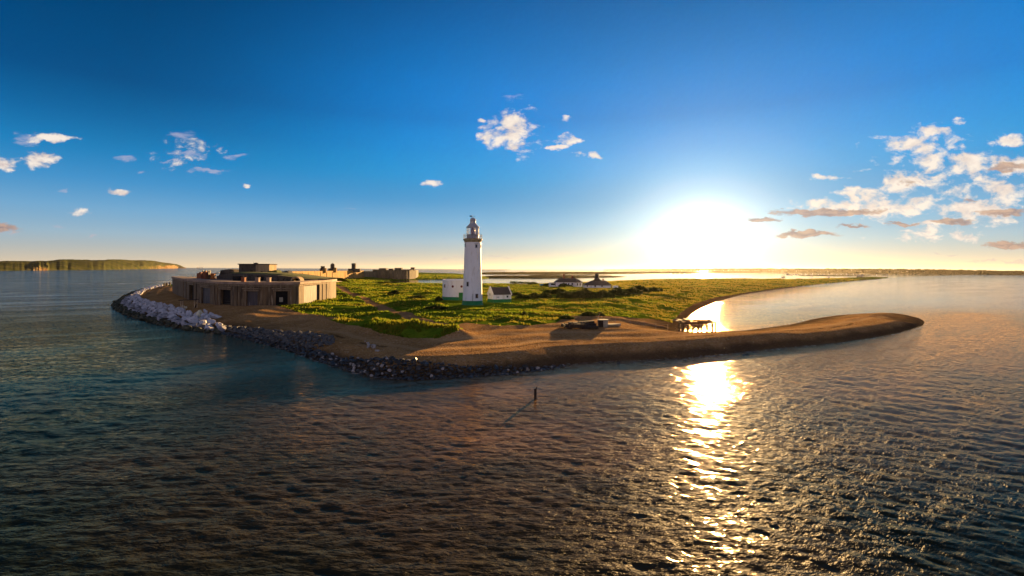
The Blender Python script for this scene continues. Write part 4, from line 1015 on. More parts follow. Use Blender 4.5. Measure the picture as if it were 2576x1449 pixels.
def timber_heap():
    r = random.Random(9)
    spec = [(1412,1448,811,798,0),(1425,1470,812,799,.1),(1432,1480,814,797,0),(1440,1500,816,801,-.05),(1448,1502,817,806,.06),(1430,1475,808,794,.03),(1445,1495,812,796,-.08),(1462,1505,819,808,.0),(1415,1440,813,803,.3)]
    for i, (u0, u1, vb, vt, tilt) in enumerate(spec):
        Y = 98.5 - (i % 3)*.9 - (vb-811)*.25; a, c = atY(u0, vb, Y), atY(u1, vb, Y); h = (vb-vt)*Y/F
        ctr = Vector(((a.x+c.x)/2, Y, ground_z((a.x+c.x)/2, Y) + h*.45 + (0.35 if i in (5, 6) else 0)))
        mb = MB().box((0,0,0), (c.x-a.x, 1.0, h*.62), ry=tilt); mb.box((-.3*(c.x-a.x), -.42, .1), (.25, .35, h*.7), ry=tilt); mb.box((.3*(c.x-a.x), -.4, .05), (.25, .3, h*.72), ry=tilt)
        bv = mb.build('timber_baulk', M['timber']); bv.location = ctr
        mo = bv.modifiers.new('b', 'BEVEL'); mo.width = .1; mo.segments = 2
        tag(bv, ['dark timber baulk of the heap on the shingle edge' , 'dark timber baulk lying on top of the heap on the shingle'][1 if i in (5, 6) else 0], 'timber', 'dark baulks of the timber heap')
timber_heap()
def tank():
    p = at(1517.5, 817, 2.95); p.z = ground_z(p.x, p.y)-.05; s = p.y/F
    root = empty('water_tank', p, 'boxy tank with a dark front and pale side beside the timber heap', 'tank')
    MB().box((-.45,.6,.72), (.95,1.2,1.44)).build('dark_front', M['timber'], root)
    MB().box((.5,.62,.72), (.93,1.2,1.42)).build('pale_side', M['pale'], root)
    MB().box((.02,.6,1.5), (2.1,1.4,.14)).build('lid', M['pale'], root)
tank()
p = at(1505.5, 816, 2.95); p.z = ground_z(p.x, p.y)
root = empty('pole', p, 'pale leaning pole with a short crossarm beside the tank', 'pole')
MB().tube((0,0,-.2), (0,0,2.2), .09, .07).build('shaft', M['timber_pale'], root); MB().tube((-.15,0,1.75), (.3,0,2.6), .05).build('crossarm', M['timber_pale'], root)
def wire_fence():
    pts = [at(u, v, 3.0) for u, v in ((1514,800),(1548,800),(1585,801),(1620,803),(1650,805),(1680,806))]
    b = pts[0]; root = empty('wire_fence', b, 'thin post and rail fence sloping from the tank towards the jetty', 'fence')
    tops = []
    for q in pts:
        g = ground_z(q.x, q.y); MB().tube((q.x-b.x, q.y-b.y, g-b.z-.2), (q.x-b.x, q.y-b.y, g-b.z+1.25), .06, n=6).build('post', M['timber_pale'], root); tops.append(Vector((q.x-b.x, q.y-b.y, g-b.z+1.15)))
    rl = MB()
    for a, c in zip(tops[:-1], tops[1:]):
        for k in (0, .45): rl.tube(a - Vector((0,0,k)), c - Vector((0,0,k)), .03, n=4)
    rl.build('rail', M['timber_pale'], root)
wire_fence()
def dinghy(u, v, L, label, mat, rz):
    p = at(u, v, 2.9); p.z = ground_z(p.x, p.y); root = empty('dinghy', p, label, 'dinghy', rz=rz)
    MB().add(*hull(L, L*.36, .5)).build('hull', mat, root)
    MB().box((0,0,.42), (.25,L*.32,.05)).build('seat', M['timber_pale'], root)
def hull(L, B, D, n=9):
    vs = []; fs = []
    for i in range(n):
        t = i/(n-1); x = (t-.5)*L; w = B/2*(1-(max(0, t-.35)/.65)**2.2) if t > .35 else B/2*(.82+.18*t/.35); w = max(w, .02); sh = D*(1+.35*max(0, t-.4)**1.5); d = .12*D if t < .9 else D*.4
        vs += [(x,-w,sh),(x,-w*.7,D*.3),(x,0,d-.3*D),(x,w*.7,D*.3),(x,w,sh)]
    for i in range(n-1):
        a = i*5
        for k in range(4): fs.append((a+k, a+k+1, a+5+k+1, a+5+k))
    fs.append((0,1,2,3,4)); fs.append((5*(n-1)+4,5*(n-1)+3,5*(n-1)+2,5*(n-1)+1,5*(n-1)))
    fs += [(5*i+4, 5*i, 5*i+5, 5*i+9) for i in range(n-1)]
    return vs, fs
def post():
    p = at(1347, 1003.6, 0); s = p.y/F; root = empty('mooring_post', p, 'single dark broken timber post standing in the open water', 'post')
    MB().add([(-.14,-.12,-1.5),(.14,-.12,-1.5),(.14,.12,-1.5),(-.14,.12,-1.5),(-.15,-.12,1.05),(.11,-.12,1.14),(.11,.12,1.14),(-.15,.12,1.05)], [(3,2,1,0),(4,5,6,7),(0,1,5,4),(1,2,6,5),(2,3,7,6),(3,0,4,7)]).build('shaft', M['timber'], root)
    MB().add([(-.04,-.11,1.0),(.11,-.11,1.0),(.11,.11,1.0),(-.04,.11,1.0),(.15,-.05,1.36),(.2,-.05,1.40),(.2,.05,1.40),(.15,.05,1.36)], [(4,5,6,7),(0,1,5,4),(1,2,6,5),(2,3,7,6),(3,0,4,7)]).build('splinter', M['timber'], root)
post()
dinghy(1543, 815, 3.2, 'small pale dinghy pulled up on the shingle by the fence', M['pale'], .2)
for (u, v, lab) in ((413.3,717,'dark stub post on the far rock bank, leftmost of three'),(419.5,717,'shorter dark stub post on the far rock bank, middle of three'),(427.7,717,'dark stub post on the far rock bank, nearest the battery')):
    p = at(u, v, 2.9); p.z = ground_z(p.x, p.y)-.2; tag(MB().box((0,0,.9), (.8,.8,2.2)).box((0,0,2.0), (.5,.5,.5)).build('timber_post', M['timber']), lab, 'post').location = p

# ------------------------------------------------------------------ boats
def boat(u, v, L, kind, rz, label, group='boats moored in the lagoon'):
    p = at(u, v, 0); root = empty(kind, p, label, 'boat', group, rz)
    vs, fs = hull(L, L*.33, L*.13); MB().add(vs, fs).build('hull', M['hull_dark' if kind != 'motor_boat' else 'hull_white'], root)
    MB().box((-.05*L,0,L*.17), (L*.36,L*.2,L*.1)).build('cabin', M['hull_white'], root)
    if kind == 'sailing_boat':
        MB().tube((.08*L,0,L*.1), (.08*L,0,L*1.35), .09, .06, 5).build('mast', M['iron'], root)
        MB().tube((.08*L,0,L*.3), (-.35*L,0,L*.3), .07, n=5).build('boom', M['iron'], root)
    else: MB().box((-.02*L,0,L*.26), (L*.16,L*.17,L*.09)).build('wheelhouse', M['hull_white'], root)
BO = [(2042.5,696.3,8,'sailing_boat',1.2,'small sailing boat with a bare mast right of the boats in the sun glare'),(2084.5,697.2,8.5,'sailing_boat',1.3,'sailing boat alone on the pale lagoon, its mast above the mud bank'),
      (1981,691.6,13,'motor_boat',.15,'long boat in the sun glitter, left of a pair'),(1992,692.2,9,'motor_boat',.2,'boat in the sun glitter, right of the pair'),(2006,691.5,6,'motor_boat',.9,'small boat just right of the pair in the glitter'),
      (2027,690.5,8,'motor_boat',.6,'dark boat under the mud bank right of the glitter'),(2044,689.8,7,'motor_boat',1.0,'boat close behind the small sailing boat'),(2163,695.6,16,'motor_boat',.05,'long low dark boat lying broadside on the lagoon'),
      (2164,690.7,8,'sailing_boat',.8,'boat with short mast behind the long low dark boat'),(2147,690.5,8,'motor_boat',.5,'boat before the dark wood left of the long low boat'),(2130,690,7,'motor_boat',.3,'faint boat far left of the long low dark boat'),
      (1688,688.2,7,'motor_boat',.5,'tiny boat farthest left below the mud bank'),(1698.5,688.2,7,'motor_boat',.7,'tiny upright boat second from the left below the mud bank'),(1710,688,7,'motor_boat',.4,'tiny boat third from the left below the mud bank'),
      (1722,688.3,7,'motor_boat',.2,'tiny boat fourth from the left below the mud bank'),(1742,688.8,9,'motor_boat',.1,'dark boat at the left rim of the glitter'),(1756,689,6,'motor_boat',.9,'faint boat at the edge of the sun glare'),
      (1971,697.4,9,'sailing_boat',.3,'boat on the channel left of the low spit')]
for (u, v, L, kind, rz, lab) in BO:
    if L: boat(u, v, L, kind, rz, lab)
r_ = random.Random(3)
for i, u in enumerate((1987,2003,2016,2030,2040,2058,2072,2085,2104,2116,2133,2156,2170,2205,2232)):
    boat(u, 690.8 + .35*r_.random() + (u-1987)*.004, 6.5 + 2*r_.random(), 'sailing_boat', r_.uniform(0, 3), 'tiny sailing boat in the crowded moorings before the mainland wood', 'sailing boats of the crowded far moorings')

# ------------------------------------------------------------------ scrub, bushes, grass
def leaf_cluster(name, blobs, n, size, mat, parent=None, seed=0):
    """many small leaf faces filling lumpy volumes; blobs = (x, y, z, rx, ry, rz)"""
    g = np.random.default_rng(seed); vol = np.array([b[3]*b[4]*b[5] for b in blobs])**.7; ch = g.choice(len(blobs), n, p=vol/vol.sum())
    B = np.array(blobs)[ch]
    d = g.normal(size=(n, 3)); d /= np.linalg.norm(d, axis=1)[:, None]; d[:, 2] = np.abs(d[:, 2])*1.0 - .12
    rad = (.55 + .5*g.random(n)**.6)[:, None]*(1 + .25*np.sin(d[:, :1]*7+B[:, :1])*np.cos(d[:, 1:2]*6))
    c = B[:, :3] + d*B[:, 3:6]*rad
    a = g.normal(size=(n, 3)); a /= np.linalg.norm(a, axis=1)[:, None]; b2 = np.cross(a, g.normal(size=(n, 3))); b2 /= np.linalg.norm(b2, axis=1)[:, None]
    s = (size*(.6 + .8*g.random(n)))[:, None]
    V = np.stack([c - a*s, c + b2*s*.6, c + a*s, c - b2*s*.6], 1).reshape(-1, 3)
    me = bpy.data.meshes.new(name); me.vertices.add(len(V)); me.vertices.foreach_set('co', V.astype(np.float32).ravel())
    me.loops.add(4*n); me.loops.foreach_set('vertex_index', np.arange(4*n, dtype=np.int32)); me.polygons.add(n); me.polygons.foreach_set('loop_start', np.arange(0, 4*n, 4, dtype=np.int32)); me.update(calc_edges=True)
    me.materials.append(mat); o = bpy.data.objects.new(name, me); COL.objects.link(o)
    if parent: o.parent = parent
    return o
def bush(u0, u1, vb, vt, label, group=None, seed=0, dens=1.0, back=2.0):
    p = at((u0+u1)/2, vb, 3.0); g = ground_z(p.x, p.y); p = at((u0+u1)/2, vb, g); p.z = ground_z(p.x, p.y); s = p.y/F
    w = (u1-u0)*s/2; hh = (vb-vt)*s; r = random.Random(seed); dep = min(max(w*.6, 1.2), 6)
    blobs = []
    k = max(3, int(w/1.1))
    for i in range(k):
        t = (i+.5)/k*2-1; hz = hh*(.62+.38*r.random())*(1-.55*t*t)
        blobs.append((t*w*.8, r.uniform(-.4, .6)*dep, hz*.30, w/k*1.9, dep*.8, hz*.72))
    root = empty('bush', p + Vector((0, dep*.6, 0)), label, 'bush', group)
    leaf_cluster('foliage', blobs, int(700 + 260*w*hh*dens), .28 + .0008*p.y, M['scrub'], root, seed)
    st = MB()
    for i in range(4): st.tube((r.uniform(-.3,.3)*w, 0, -.2), (r.uniform(-.7,.7)*w, r.uniform(-.3,.3)*dep, hh*.5), .1, .04, 5)
    st.build('stem', M['bark'], root)
BU = [(1372,1420,746,727,'dark scrub bush leftmost of the thicket before the bungalow'),(1405,1450,752,728,'dark round bush in front of the bungalow'),(1436,1500,752,724,'long dark bush in the middle of the thicket'),(1484,1545,750,724,'broad dark bush under the big chimney cottage'),
      (1530,1580,744,722,'bush right of the cottage garden wall'),(1566,1612,741,720,'grey green bush towards the right of the thicket'),(1590,1640,736,717,'tall bush near the right end of the thicket'),(1622,1664,735,722,'low bush at the right end of the thicket'),
      (1355,1385,752,737,'small dark bush left of the thicket'),(1300,1330,753,738,'dark bush behind the gabled store'),(1328,1362,752,735,'dark bush between gabled store and thicket'),(1288,1312,744,732,'little bush touching the gabled store roof line'),
      (1408,1428,723,713,'dark round shrub against the bungalow front'),(1428,1440,722,717,'pale grey shrub beside the bungalow front'),(1330,1350,716,709,'dark shrub on the lagoon bank left of the blue skip'),(1368,1384,719,711,'dark shrub right of the blue skip'),
      (1316,1322,790,781,'small round shrub alone in the grass below the gabled store'),(978,1000,742,728,'dark shrub beside the track'),(1030,1075,752,744,'low scrub in the grass left of the drum building'),(1095,1110,757,748,'low shrub left of the drum building'),
      (1070,1120,776,764,'dark low scrub before the lighthouse'),(1410,1440,803,795,'low dark scrub left of the timber heap'),(1465,1500,795,786,'dark green shrub behind the timber heap'),(1500,1520,797,788,'green shrub behind the tank')]
for i, (u0, u1, vb, vt, lab) in enumerate(BU):
    if lab: bush(u0, u1, vb, vt, lab, None, 40+i)
def hedge(u0, u1, vb, vt, lab, seed):
    p = at((u0+u1)/2, vb, 2.0); p.z = ground_z(p.x, p.y); s = p.y/F; w = (u1-u0)*s/2; hh = (vb-vt)*s; r = random.Random(seed)
    o = leaf_cluster('hedge', [(t*w, r.uniform(-1,1), hh*.25, w*.16, 1.6, hh*(.4+.5*r.random())) for t in np.linspace(-.95, .95, 14)], int(w*60), .5, M['scrub'], None, seed); o.location = p
    tag(o, lab, 'hedge')
hedge(1285,1330,717,710.5,'ragged dark hedge on the lagoon bank right of the lighthouse',5)
hedge(938,1002,716,711.5,'low dark scrub line on the lagoon bank left of the drum building',6)
def grass_blades():
    g = np.random.default_rng(5); n = 260000
    rr = np.exp(g.uniform(math.log(74), math.log(900), n)); aa = g.uniform(R(-30), R(38), n)
    x, y = rr*np.sin(aa), rr*np.cos(aa)
    z, gm, pm, d, ins, dg = height(x, y, True)
    k = (gm > .5) & (pm < .5) & (fbm(x/5, y/3.5, 88, 3) > -.05)
    for (px, py, pr) in PADS: k &= ~((np.abs(x-px) < pr*1.1) & (y > py-13) & (y < py+pr))
    x, y, z = x[k], y[k], z[k]; n = len(x)
    hgt = (.12 + .20*g.random(n))*(1 + .003*y)*(1+.9*np.exp(-(dist_poly(x, y, MOUND)/4)**2)); w = (.10 + .12*g.random(n))*(1+y*.006); a = g.uniform(0, math.pi, n)
    ca, sa = np.cos(a)*w, np.sin(a)*w; lx, ly = g.normal(0, .16, n), g.normal(0, .16, n)
    V = np.stack([np.stack([x-ca, y-sa, z-.05], -1), np.stack([x+ca, y+sa, z-.05], -1), np.stack([x+lx+ca*.15, y+ly+sa*.15, z+hgt], -1)], 1).reshape(-1, 3)
    me = bpy.data.meshes.new('grass'); me.vertices.add(3*n); me.vertices.foreach_set('co', V.astype(np.float32).ravel()); me.loops.add(3*n); me.loops.foreach_set('vertex_index', np.arange(3*n, dtype=np.int32))
    me.polygons.add(n); me.polygons.foreach_set('loop_start', np.arange(0, 3*n, 3, dtype=np.int32)); me.update(calc_edges=True); me.materials.append(M['blade'])
    o = bpy.data.objects.new('grass', me); COL.objects.link(o); tag(o, 'tufts of rough green grass over the headland', 'grass', kind='stuff')
grass_blades()

# ------------------------------------------------------------------ far land
def far_material(name, cols, scale):
    m, nt, b = new_mat(name); pos = nt.node('ShaderNodeNewGeometry').outputs['Position']
    n = nt.noise(pos, scale, 5, .6); n2 = nt.noise(pos, scale*5, 4, .6); c = nt.attr('cliff').outputs['Fac']
    col = nt.mix(nt.smooth(n, .38, .62), cols[0], cols[1]); col = nt.mix(nt.math('MULTIPLY', nt.smooth(n2, .5, .62), .7), col, cols[2])
    ck = nt.mix(nt.smooth(n, .42, .6), cols[3], cols[4]); col = nt.mix(nt.smooth(nt.math('ADD', c, nt.math('MULTIPLY', nt.math('SUBTRACT', n2, .5), .9)), .4, .6), col, ck)
    setp(b, nt, color=col, rough=.95, spec=0.0); return m
M['marsh'] = far_material('marsh_mud', ((.040,.034,.012),(.062,.052,.016),(.028,.03,.01),(.1,.07,.03),(.2,.14,.06)), .03)
def bars(name, polyuv, label, hh):
    pl = smooth_poly(img(polyuv + [polyuv[0]], 0.0), 1); xs = [p[0] for p in pl]; ys = [p[1] for p in pl]
    nx, ny = 240, 26; X, Y = np.meshgrid(np.linspace(min(xs)-3, max(xs)+3, nx), np.linspace(min(ys)-3, max(ys)+3, ny))
    d = dist_poly(X.ravel(), Y.ravel(), pl).reshape(X.shape); ins = inside(X.ravel(), Y.ravel(), pl).reshape(X.shape)
    Z = np.where(ins, np.minimum(d*.08, hh)*(1+.35*fbm(X/40, Y/40, 8, 3)), -np.minimum(d*.1, 1.0)); keep = (Z[:-1,:-1] > -.6) | (Z[1:,1:] > -.6)
    tag(grid_mesh(name, X, Y, Z, keep, M['marsh'], {'cliff': np.zeros_like(X)}), label, 'mud bank', kind='structure')
bars('marsh', [(1205,699.8),(1300,700.2),(1400,700.2),(1500,698.5),(1560,697.2),(1582,696.2),(1560,695.4),(1450,694.8),(1300,694.6),(1205,694.6)], 'low dark marsh bank across the lagoon behind the cottages', 1.6)
bars('marsh', [(1205,690.6),(1350,690.7),(1480,690.4),(1560,689),(1650,687.6),(1800,686.4),(1905,685.6),(1910,684.2),(1700,683.6),(1500,683.9),(1300,684.6),(1205,685)], 'long far marsh bank between lagoon and open sea', 1.8)
bars('marsh', [(1330,692.9),(1500,692.6),(1555,692.2),(1500,691.7),(1330,692)], 'thin mud strip in the lagoon', .5)
bars('marsh', [(1690,688.6),(1790,688.8),(1800,688.2),(1690,687.9)], 'thin mud strip beside the glitter', .4)
bars('marsh', [(2010,693.9),(2110,694.6),(2190,695.2),(2195,693.6),(2100,692.6),(2010,692.6)], 'mud bank among the moored boats', .6)
def hills():
    us = np.linspace(-420, 466, 380)
    hor = lambda u: CV + (u-CU)*math.tan(RHO)
    vb = np.interp(us, [-420,0,130,260,375,430,466], [684,681.3,680.3,679.2,677,675.6,674.6])
    vt = np.interp(us, [-420,0,60,120,150,215,300,365,395,420,445,455,460,466], [654,657.2,657,655.6,653.6,652.7,654,654.6,657.5,661,664.5,668,671,673.2])
    hz = np.array([hor(u) for u in us]); Yb = np.minimum(14*F/np.maximum(vb-hz, .3), 9500); rows = 26
    X = np.zeros((rows, len(us))); Yy = np.zeros_like(X); Z = np.zeros_like(X); C = np.zeros_like(X)
    cl = np.interp(us, [-420,60,75,82,118,126,200,215,290,300,350,380,460], [0,0,.1,.5,.5,.02,.0,.16,.18,.22,.32,.42,.75])
    dep = Yb*.55
    zc = H + (hz - vt)*(Yb+dep*.5)/F
    for j in range(rows):
        t = j/(rows-1); Yj = Yb + dep*t; X[j] = (us-CU)/F*Yj
        ch = np.clip(cl*.8, .16, .75)*zc*(.8+.4*fbm(us/9, us*0+3, 12, 3))
        bump = fbm(us/26, us*0+t*6, 44, 4)
        prof_ = np.where(t < .04, ch*t/.04*.9, ch + (zc-ch)*np.clip((t-.04)/.46, 0, 1)**.8)*np.where(t > .5, 1-(t-.5)**2*1.5, 1)
        Z[j] = np.maximum(prof_*(1+.10*bump*(1 if j > 1 else 0)), -1 if j == 0 else .2); Yy[j] = Yj + (fbm(us/5, us*0+1, 71, 3)*cl*Yb*.02 if j in (1, 2) else 0)
        C[j] = np.where(t < .075, cl, cl*.15*(t < .2))
    Z[0] = -2
    m = far_material('far_hill', ((.050,.058,.018),(.085,.082,.03),(.022,.03,.012),(.17,.095,.03),(.26,.18,.10)), .006)
    o = grid_mesh('hills', X, Yy, Z, np.ones((rows-1, len(us)-1), bool), m, {'cliff': C}); tag(o, 'long green island hill with pale sunlit cliffs across the strait', 'hills', kind='structure')
hills()
for i, (u, vt, w, lab) in enumerate(((497.5,671.6,3.0,'pale chalk sea stack nearest the cliffs'),(503,671.2,3.2,'middle pale chalk sea stack on the horizon'),(508.5,671.0,2.6,'outermost pale chalk sea stack on the horizon'))):
    Y = 8000; p = atY(u, vt, Y); s = Y/F; bm = rock_mesh('sea_stack', 700+i, M['chalk'], 8, 2, 1.0); o = put_rock(bm, 'sea_stack', (p.x, Y, 2), 1.0, lab, None, 'sea stack', (w*s*.5, w*s*.5, p.z*1.0)); o.rotation_euler = (0, 0, i)
def woodland():
    us = np.linspace(1520, 2780, 520)
    hz = CV + (us-CU)*math.tan(RHO)
    vb = np.interp(us, [1520,1700,1900,2080,2200,2300,2450,2576,2780], [680.2,682.2,684.2,686.2,688,689.2,690.6,691.8,692.6])
    vt = np.interp(us, [1520,1600,1760,1900,2080,2200,2330,2400,2480,2576,2780], [678.3,677.2,675.4,675.0,675.6,675.9,676.6,677.8,680,681.2,682])
    Yb = 14*F/np.maximum(vb-hz, 1.2)
    zt = np.maximum(H + (hz-vt)*Yb/F, 4)
    g = np.random.default_rng(8)
    cs = []; n = 26000
    i = g.integers(0, len(us), n); f = g.random(n); dd = g.random(n)**1.5*60
    Y = Yb[i] + 8 + dd; X = (us[i]+g.uniform(-1.2, 1.2, n)-CU)/F*Y
    lump = .86 + .14*(.5+.5*np.clip(fbm(us[i]/9, us[i]*0, 5, 4)*1.8, -1, 1))
    zz = zt[i]*lump*f**.55 + g.normal(0, .4, n)
    c = np.stack([X, Y, np.maximum(zz, .4)], -1); a = g.normal(size=(n, 3)); a /= np.linalg.norm(a, axis=1)[:, None]; b2 = np.cross(a, g.normal(size=(n, 3))); b2 /= np.linalg.norm(b2, axis=1)[:, None]
    s = ((.9 + 1.2*g.random(n))*(1+Y/2600))[:, None]
    V = np.stack([c-a*s, c+b2*s*.7, c+a*s, c-b2*s*.7], 1).reshape(-1, 3)
    me = bpy.data.meshes.new('woodland'); me.vertices.add(len(V)); me.vertices.foreach_set('co', V.astype(np.float32).ravel()); me.loops.add(4*n); me.loops.foreach_set('vertex_index', np.arange(4*n, dtype=np.int32))
    me.polygons.add(n); me.polygons.foreach_set('loop_start', np.arange(0, 4*n, 4, dtype=np.int32)); me.update(calc_edges=True); me.materials.append(M['wood_far'])
    o = bpy.data.objects.new('woodland', me); COL.objects.link(o); tag(o, 'dark far wood along the mainland shore', 'woodland', kind='stuff')
    # the low shore it stands on
    rows = [(-6, -1.0), (0, .25), (8, 1.2), (70, 3.0), (400, 6.0), (900, 5.0)]
    Xg = np.stack([(us-CU)/F*(Yb+r[0]) for r in rows]); Yg = np.stack([Yb+r[0] for r in rows]); Zg = np.stack([np.full(len(us), r[1]) for r in rows])
    m = far_material('mainland', ((.05,.048,.018),(.075,.065,.022),(.03,.03,.012),(.1,.07,.03),(.2,.14,.06)), .02)
    tag(grid_mesh('mainland', Xg, Yg, Zg, np.ones((len(rows)-1, len(us)-1), bool), m, {'cliff': np.zeros_like(Xg)}), 'low mainland shore under the far wood', 'shore', kind='structure')
woodland()
p = atY(2259, 690, 1500); root = empty('radio_mast', Vector((p.x, p.y, 2)), 'thin mast rising above the far wood', 'mast')
MB().tube((0,0,0), (0,0,20), .55, .3, 6).build('shaft', M['iron'], root); MB().box((0,0,17), (1.6,.6,1.2)).build('platform', M['iron'], root)

# ------------------------------------------------------------------ sky
SUN_UV = (1770, 518)
def build_world():
    d = Vector(ray(*SUN_UV)).normalized()
    el = math.asin(d.z); rot = math.atan2(d.x, d.y)
    w = bpy.data.worlds.new("World"); SC.world = w; w.use_nodes = True
    nt = NT(w.node_tree); bg = nt.n['Background']
    sky = nt.node('ShaderNodeTexSky', sky_type='NISHITA', sun_disc=False, sun_elevation=el, sun_rotation=rot, air_density=1.0, dust_density=0.2, ozone_density=5.0)
    dirv = nt.node('ShaderNodeTexCoord').outputs['Generated']
    dirn = nt.vmath('NORMALIZE', dirv).outputs[0]
    xyz = nt.node('ShaderNodeSeparateXYZ', {0: dirn})
    x, y, z = xyz.outputs[0], xyz.outputs[1], xyz.outputs[2]
    zz = nt.math('MAXIMUM', z, 0.0)
    ang = nt.math('ARCCOSINE', nt.vmath('DOT_PRODUCT', dirn, tuple(d)).outputs['Value'])
    def fall(v, s): return nt.math('EXPONENT', nt.math('MULTIPLY', v, -1.0/s))
    def addc(base, f, c): return nt.mix(1.0, base, nt.mix(f, (0, 0, 0), c), 'ADD')
    # the clear sky: the atmosphere of the Sky Texture, carried to the deep evening blue by a gradient of height above the horizon
    # (values are x10; they are scaled to the exposure at the end)
    blue = nt.ramp(nt.math('MULTIPLY', zz, 2.0), [(0.0, (.05, .11, .13)), (0.05, (.08, .20, .28)), (0.11, (.10, .30, .47)), (0.185, (.075, .31, .56)), (0.27, (.02, .25, .55)), (0.36, (.0, .195, .48)), (0.46, (.0, .122, .345)), (0.57, (.0, .068, .225)), (0.94, (.0, .028, .110))])
    near = nt.smooth(ang, 1.05, 0.45)
    m = nt.math('ADD', 1.0, nt.math('MULTIPLY', nt.math('MULTIPLY', near, nt.smooth(zz, 0.12, 0.36)), 2.1))
    m = nt.math('MULTIPLY', m, 10.0)
    base = nt.node('ShaderNodeVectorMath', {0: blue, 3: m}, operation='SCALE').outputs[0]
    base = addc(base, 0.10, nt.mix(1.0, sky.outputs[0], (0.0, 0.85, 1.0), 'MULTIPLY'))
    veil = nt.math('ARCCOSINE', nt.vmath('DOT_PRODUCT', nt.vmath('NORMALIZE', nt.vmath('MULTIPLY', dirn, (1.0, 1.0, 1.15)).outputs[0]).outputs[0], tuple(Vector(ray(1770, 592)).normalized())).outputs['Value'])
    base = addc(base, fall(zz, 0.046), (6.2, 4.3, 2.7))
    base = addc(base, fall(veil, 0.056), (21, 18.5, 13.5))
    base = addc(base, fall(veil, 0.15), (4.0, 3.5, 2.4))
    base = addc(base, fall(ang, 0.34), (0.0, 0.9, 0.9))
    base = addc(base, nt.math('MULTIPLY', fall(ang, 0.9), fall(zz, 0.07)), (1.6, 0.9, 0.1))
    base = addc(base, nt.math('MULTIPLY', fall(ang, 0.55), fall(zz, 0.032)), (7.0, 3.4, 0.0))
    # unseen sky shaped for its light: dim overhead for dark water, lilac fill behind
    base = nt.mix(nt.math('MULTIPLY', nt.smooth(zz, 0.47, 0.72), 0.92), base, (0.50, 0.55, 0.48))
    rear = nt.smooth(y, 0.10, -0.40)
    base = nt.mix(nt.math('MULTIPLY', rear, nt.smooth(zz, 0.95, 0.6)), base, nt.mix(nt.smooth(zz, 0.0, 0.7), (5.0, 5.0, 7.2), (2.3, 2.3, 3.6)))
    # clouds: soft ellipses of direction broken up by noise
    ys = nt.math('MAXIMUM', y, 0.05)
    px = nt.math('DIVIDE', x, ys); pz = nt.math('DIVIDE', z, ys)
    P0 = nt.node('ShaderNodeCombineXYZ', {0: px, 1: pz, 2: 0.0}).outputs[0]
    Pn = nt.scaled(P0, (1.0, 1.7, 1.0))
    wv = nt.node('ShaderNodeTexNoise', {'Vector': Pn, 'Scale': 22.0, 'Detail': 4.0, 'Roughness': 0.6}).outputs[1]
    warp = nt.vmath('MULTIPLY_ADD', nt.vmath('SUBTRACT', wv, (0.5, 0.5, 0.5)).outputs[0], (0.055, 0.03, 0.0), P0).outputs[0]
    def field(blobs):
        acc = None
        for (u, v, rx, ry, wt) in blobs:
            r = ray(u, v); ax, az_ = F/rx, F/ry
            q = nt.vmath('MULTIPLY_ADD', warp, (ax, az_, 0.0), (-r[0]*ax, -r[2]*az_, 0.0)).outputs[0]
            dd = nt.vmath('DOT_PRODUCT', q, q).outputs['Value']
            if wt != 1.0: dd = nt.math('ADD', dd, 1.0-wt)
            acc = dd if acc is None else nt.math('MINIMUM', acc, dd)
        return acc
    bright = [(2400,420,230,95,.5),(2480,520,160,60,.65),(2250,520,170,40,.65),(2360,590,200,22,.45),(1300,345,90,60,.25),(470,385,110,50,.2),(1285,318,62,48,1),(1280,366,62,16,1),(1225,352,18,20,.9),(1212,300,12,8,.8),(1425,352,34,18,.9),(1405,372,40,7,.8),(1428,302,14,6,.7),(1452,386,18,7,.8),(1492,388,20,8,.9),
              (1085,466,28,9,1),(2090,449,58,10,1),(2290,362,85,30,1),(2345,326,48,22,1),(2400,398,85,24,1),(2490,412,90,24,1),(2570,420,70,24,1),(2260,468,72,36,1),(2185,492,80,22,1),(2080,515,90,18,.95),
              (2400,482,26,18,.85),(2505,470,55,24,1),(2450,524,130,22,.95),(2545,522,70,22,1),(2545,357,42,15,.9),(2412,307,18,8,.9),(2330,430,24,11,1),(2140,470,30,10,.7),(2300,500,60,16,.75),(2200,535,120,14,.9),(2330,560,90,10,.8),
              (132,349,72,11,1),(106,402,42,24,1),(18,412,42,18,1),(200,537,28,14,1),(300,483,32,8,.85),(613,468,13,4,.7)]
    faint = [(60,352,44,24,.9),(315,400,26,10,1),(468,386,56,13,1),(592,393,36,8,1),(525,430,60,6,1),(455,342,44,20,.85),(165,480,24,6,.8),(355,434,20,4,.9),(430,408,34,5,.9),(15,578,36,22,1),(540,537,24,6,.6),(735,648,40,4,.7),(955,642,120,5,.9),(1200,648,200,4,.6),(2540,618,76,12,1.1),(2520,658,150,5,.8),(2380,640,60,3,.7),(150,565,30,4,.7),(240,596,14,3,.9),(1290,245,50,14,.5),(880,525,40,3,.6)]
    dark = [(12,576,40,18,.9),(2545,617,80,11,1),(2090,534,150,11,1.15),(1920,552,50,7,1.15),(2030,590,90,9,1.15),(2150,570,50,5,1),(2270,564,55,6,1),(2400,558,60,9,1),(2520,535,70,12,1),(2540,420,60,12,.8),(2290,462,40,12,.6),(2440,505,36,8,.6)]
    n = nt.noise(Pn, 21.0, 7, 0.60, 0.25); nf = nt.noise(nt.scaled(P0, (1.0, 3.2, 1.0)), 30.0, 6, 0.62, 0.6)
    n2 = nt.noise(nt.vmath('ADD', Pn, (0.012, -0.020, 0)).outputs[0], 21.0, 7, 0.60, 0.25)
    front = nt.smooth(y, 0.05, 0.2)
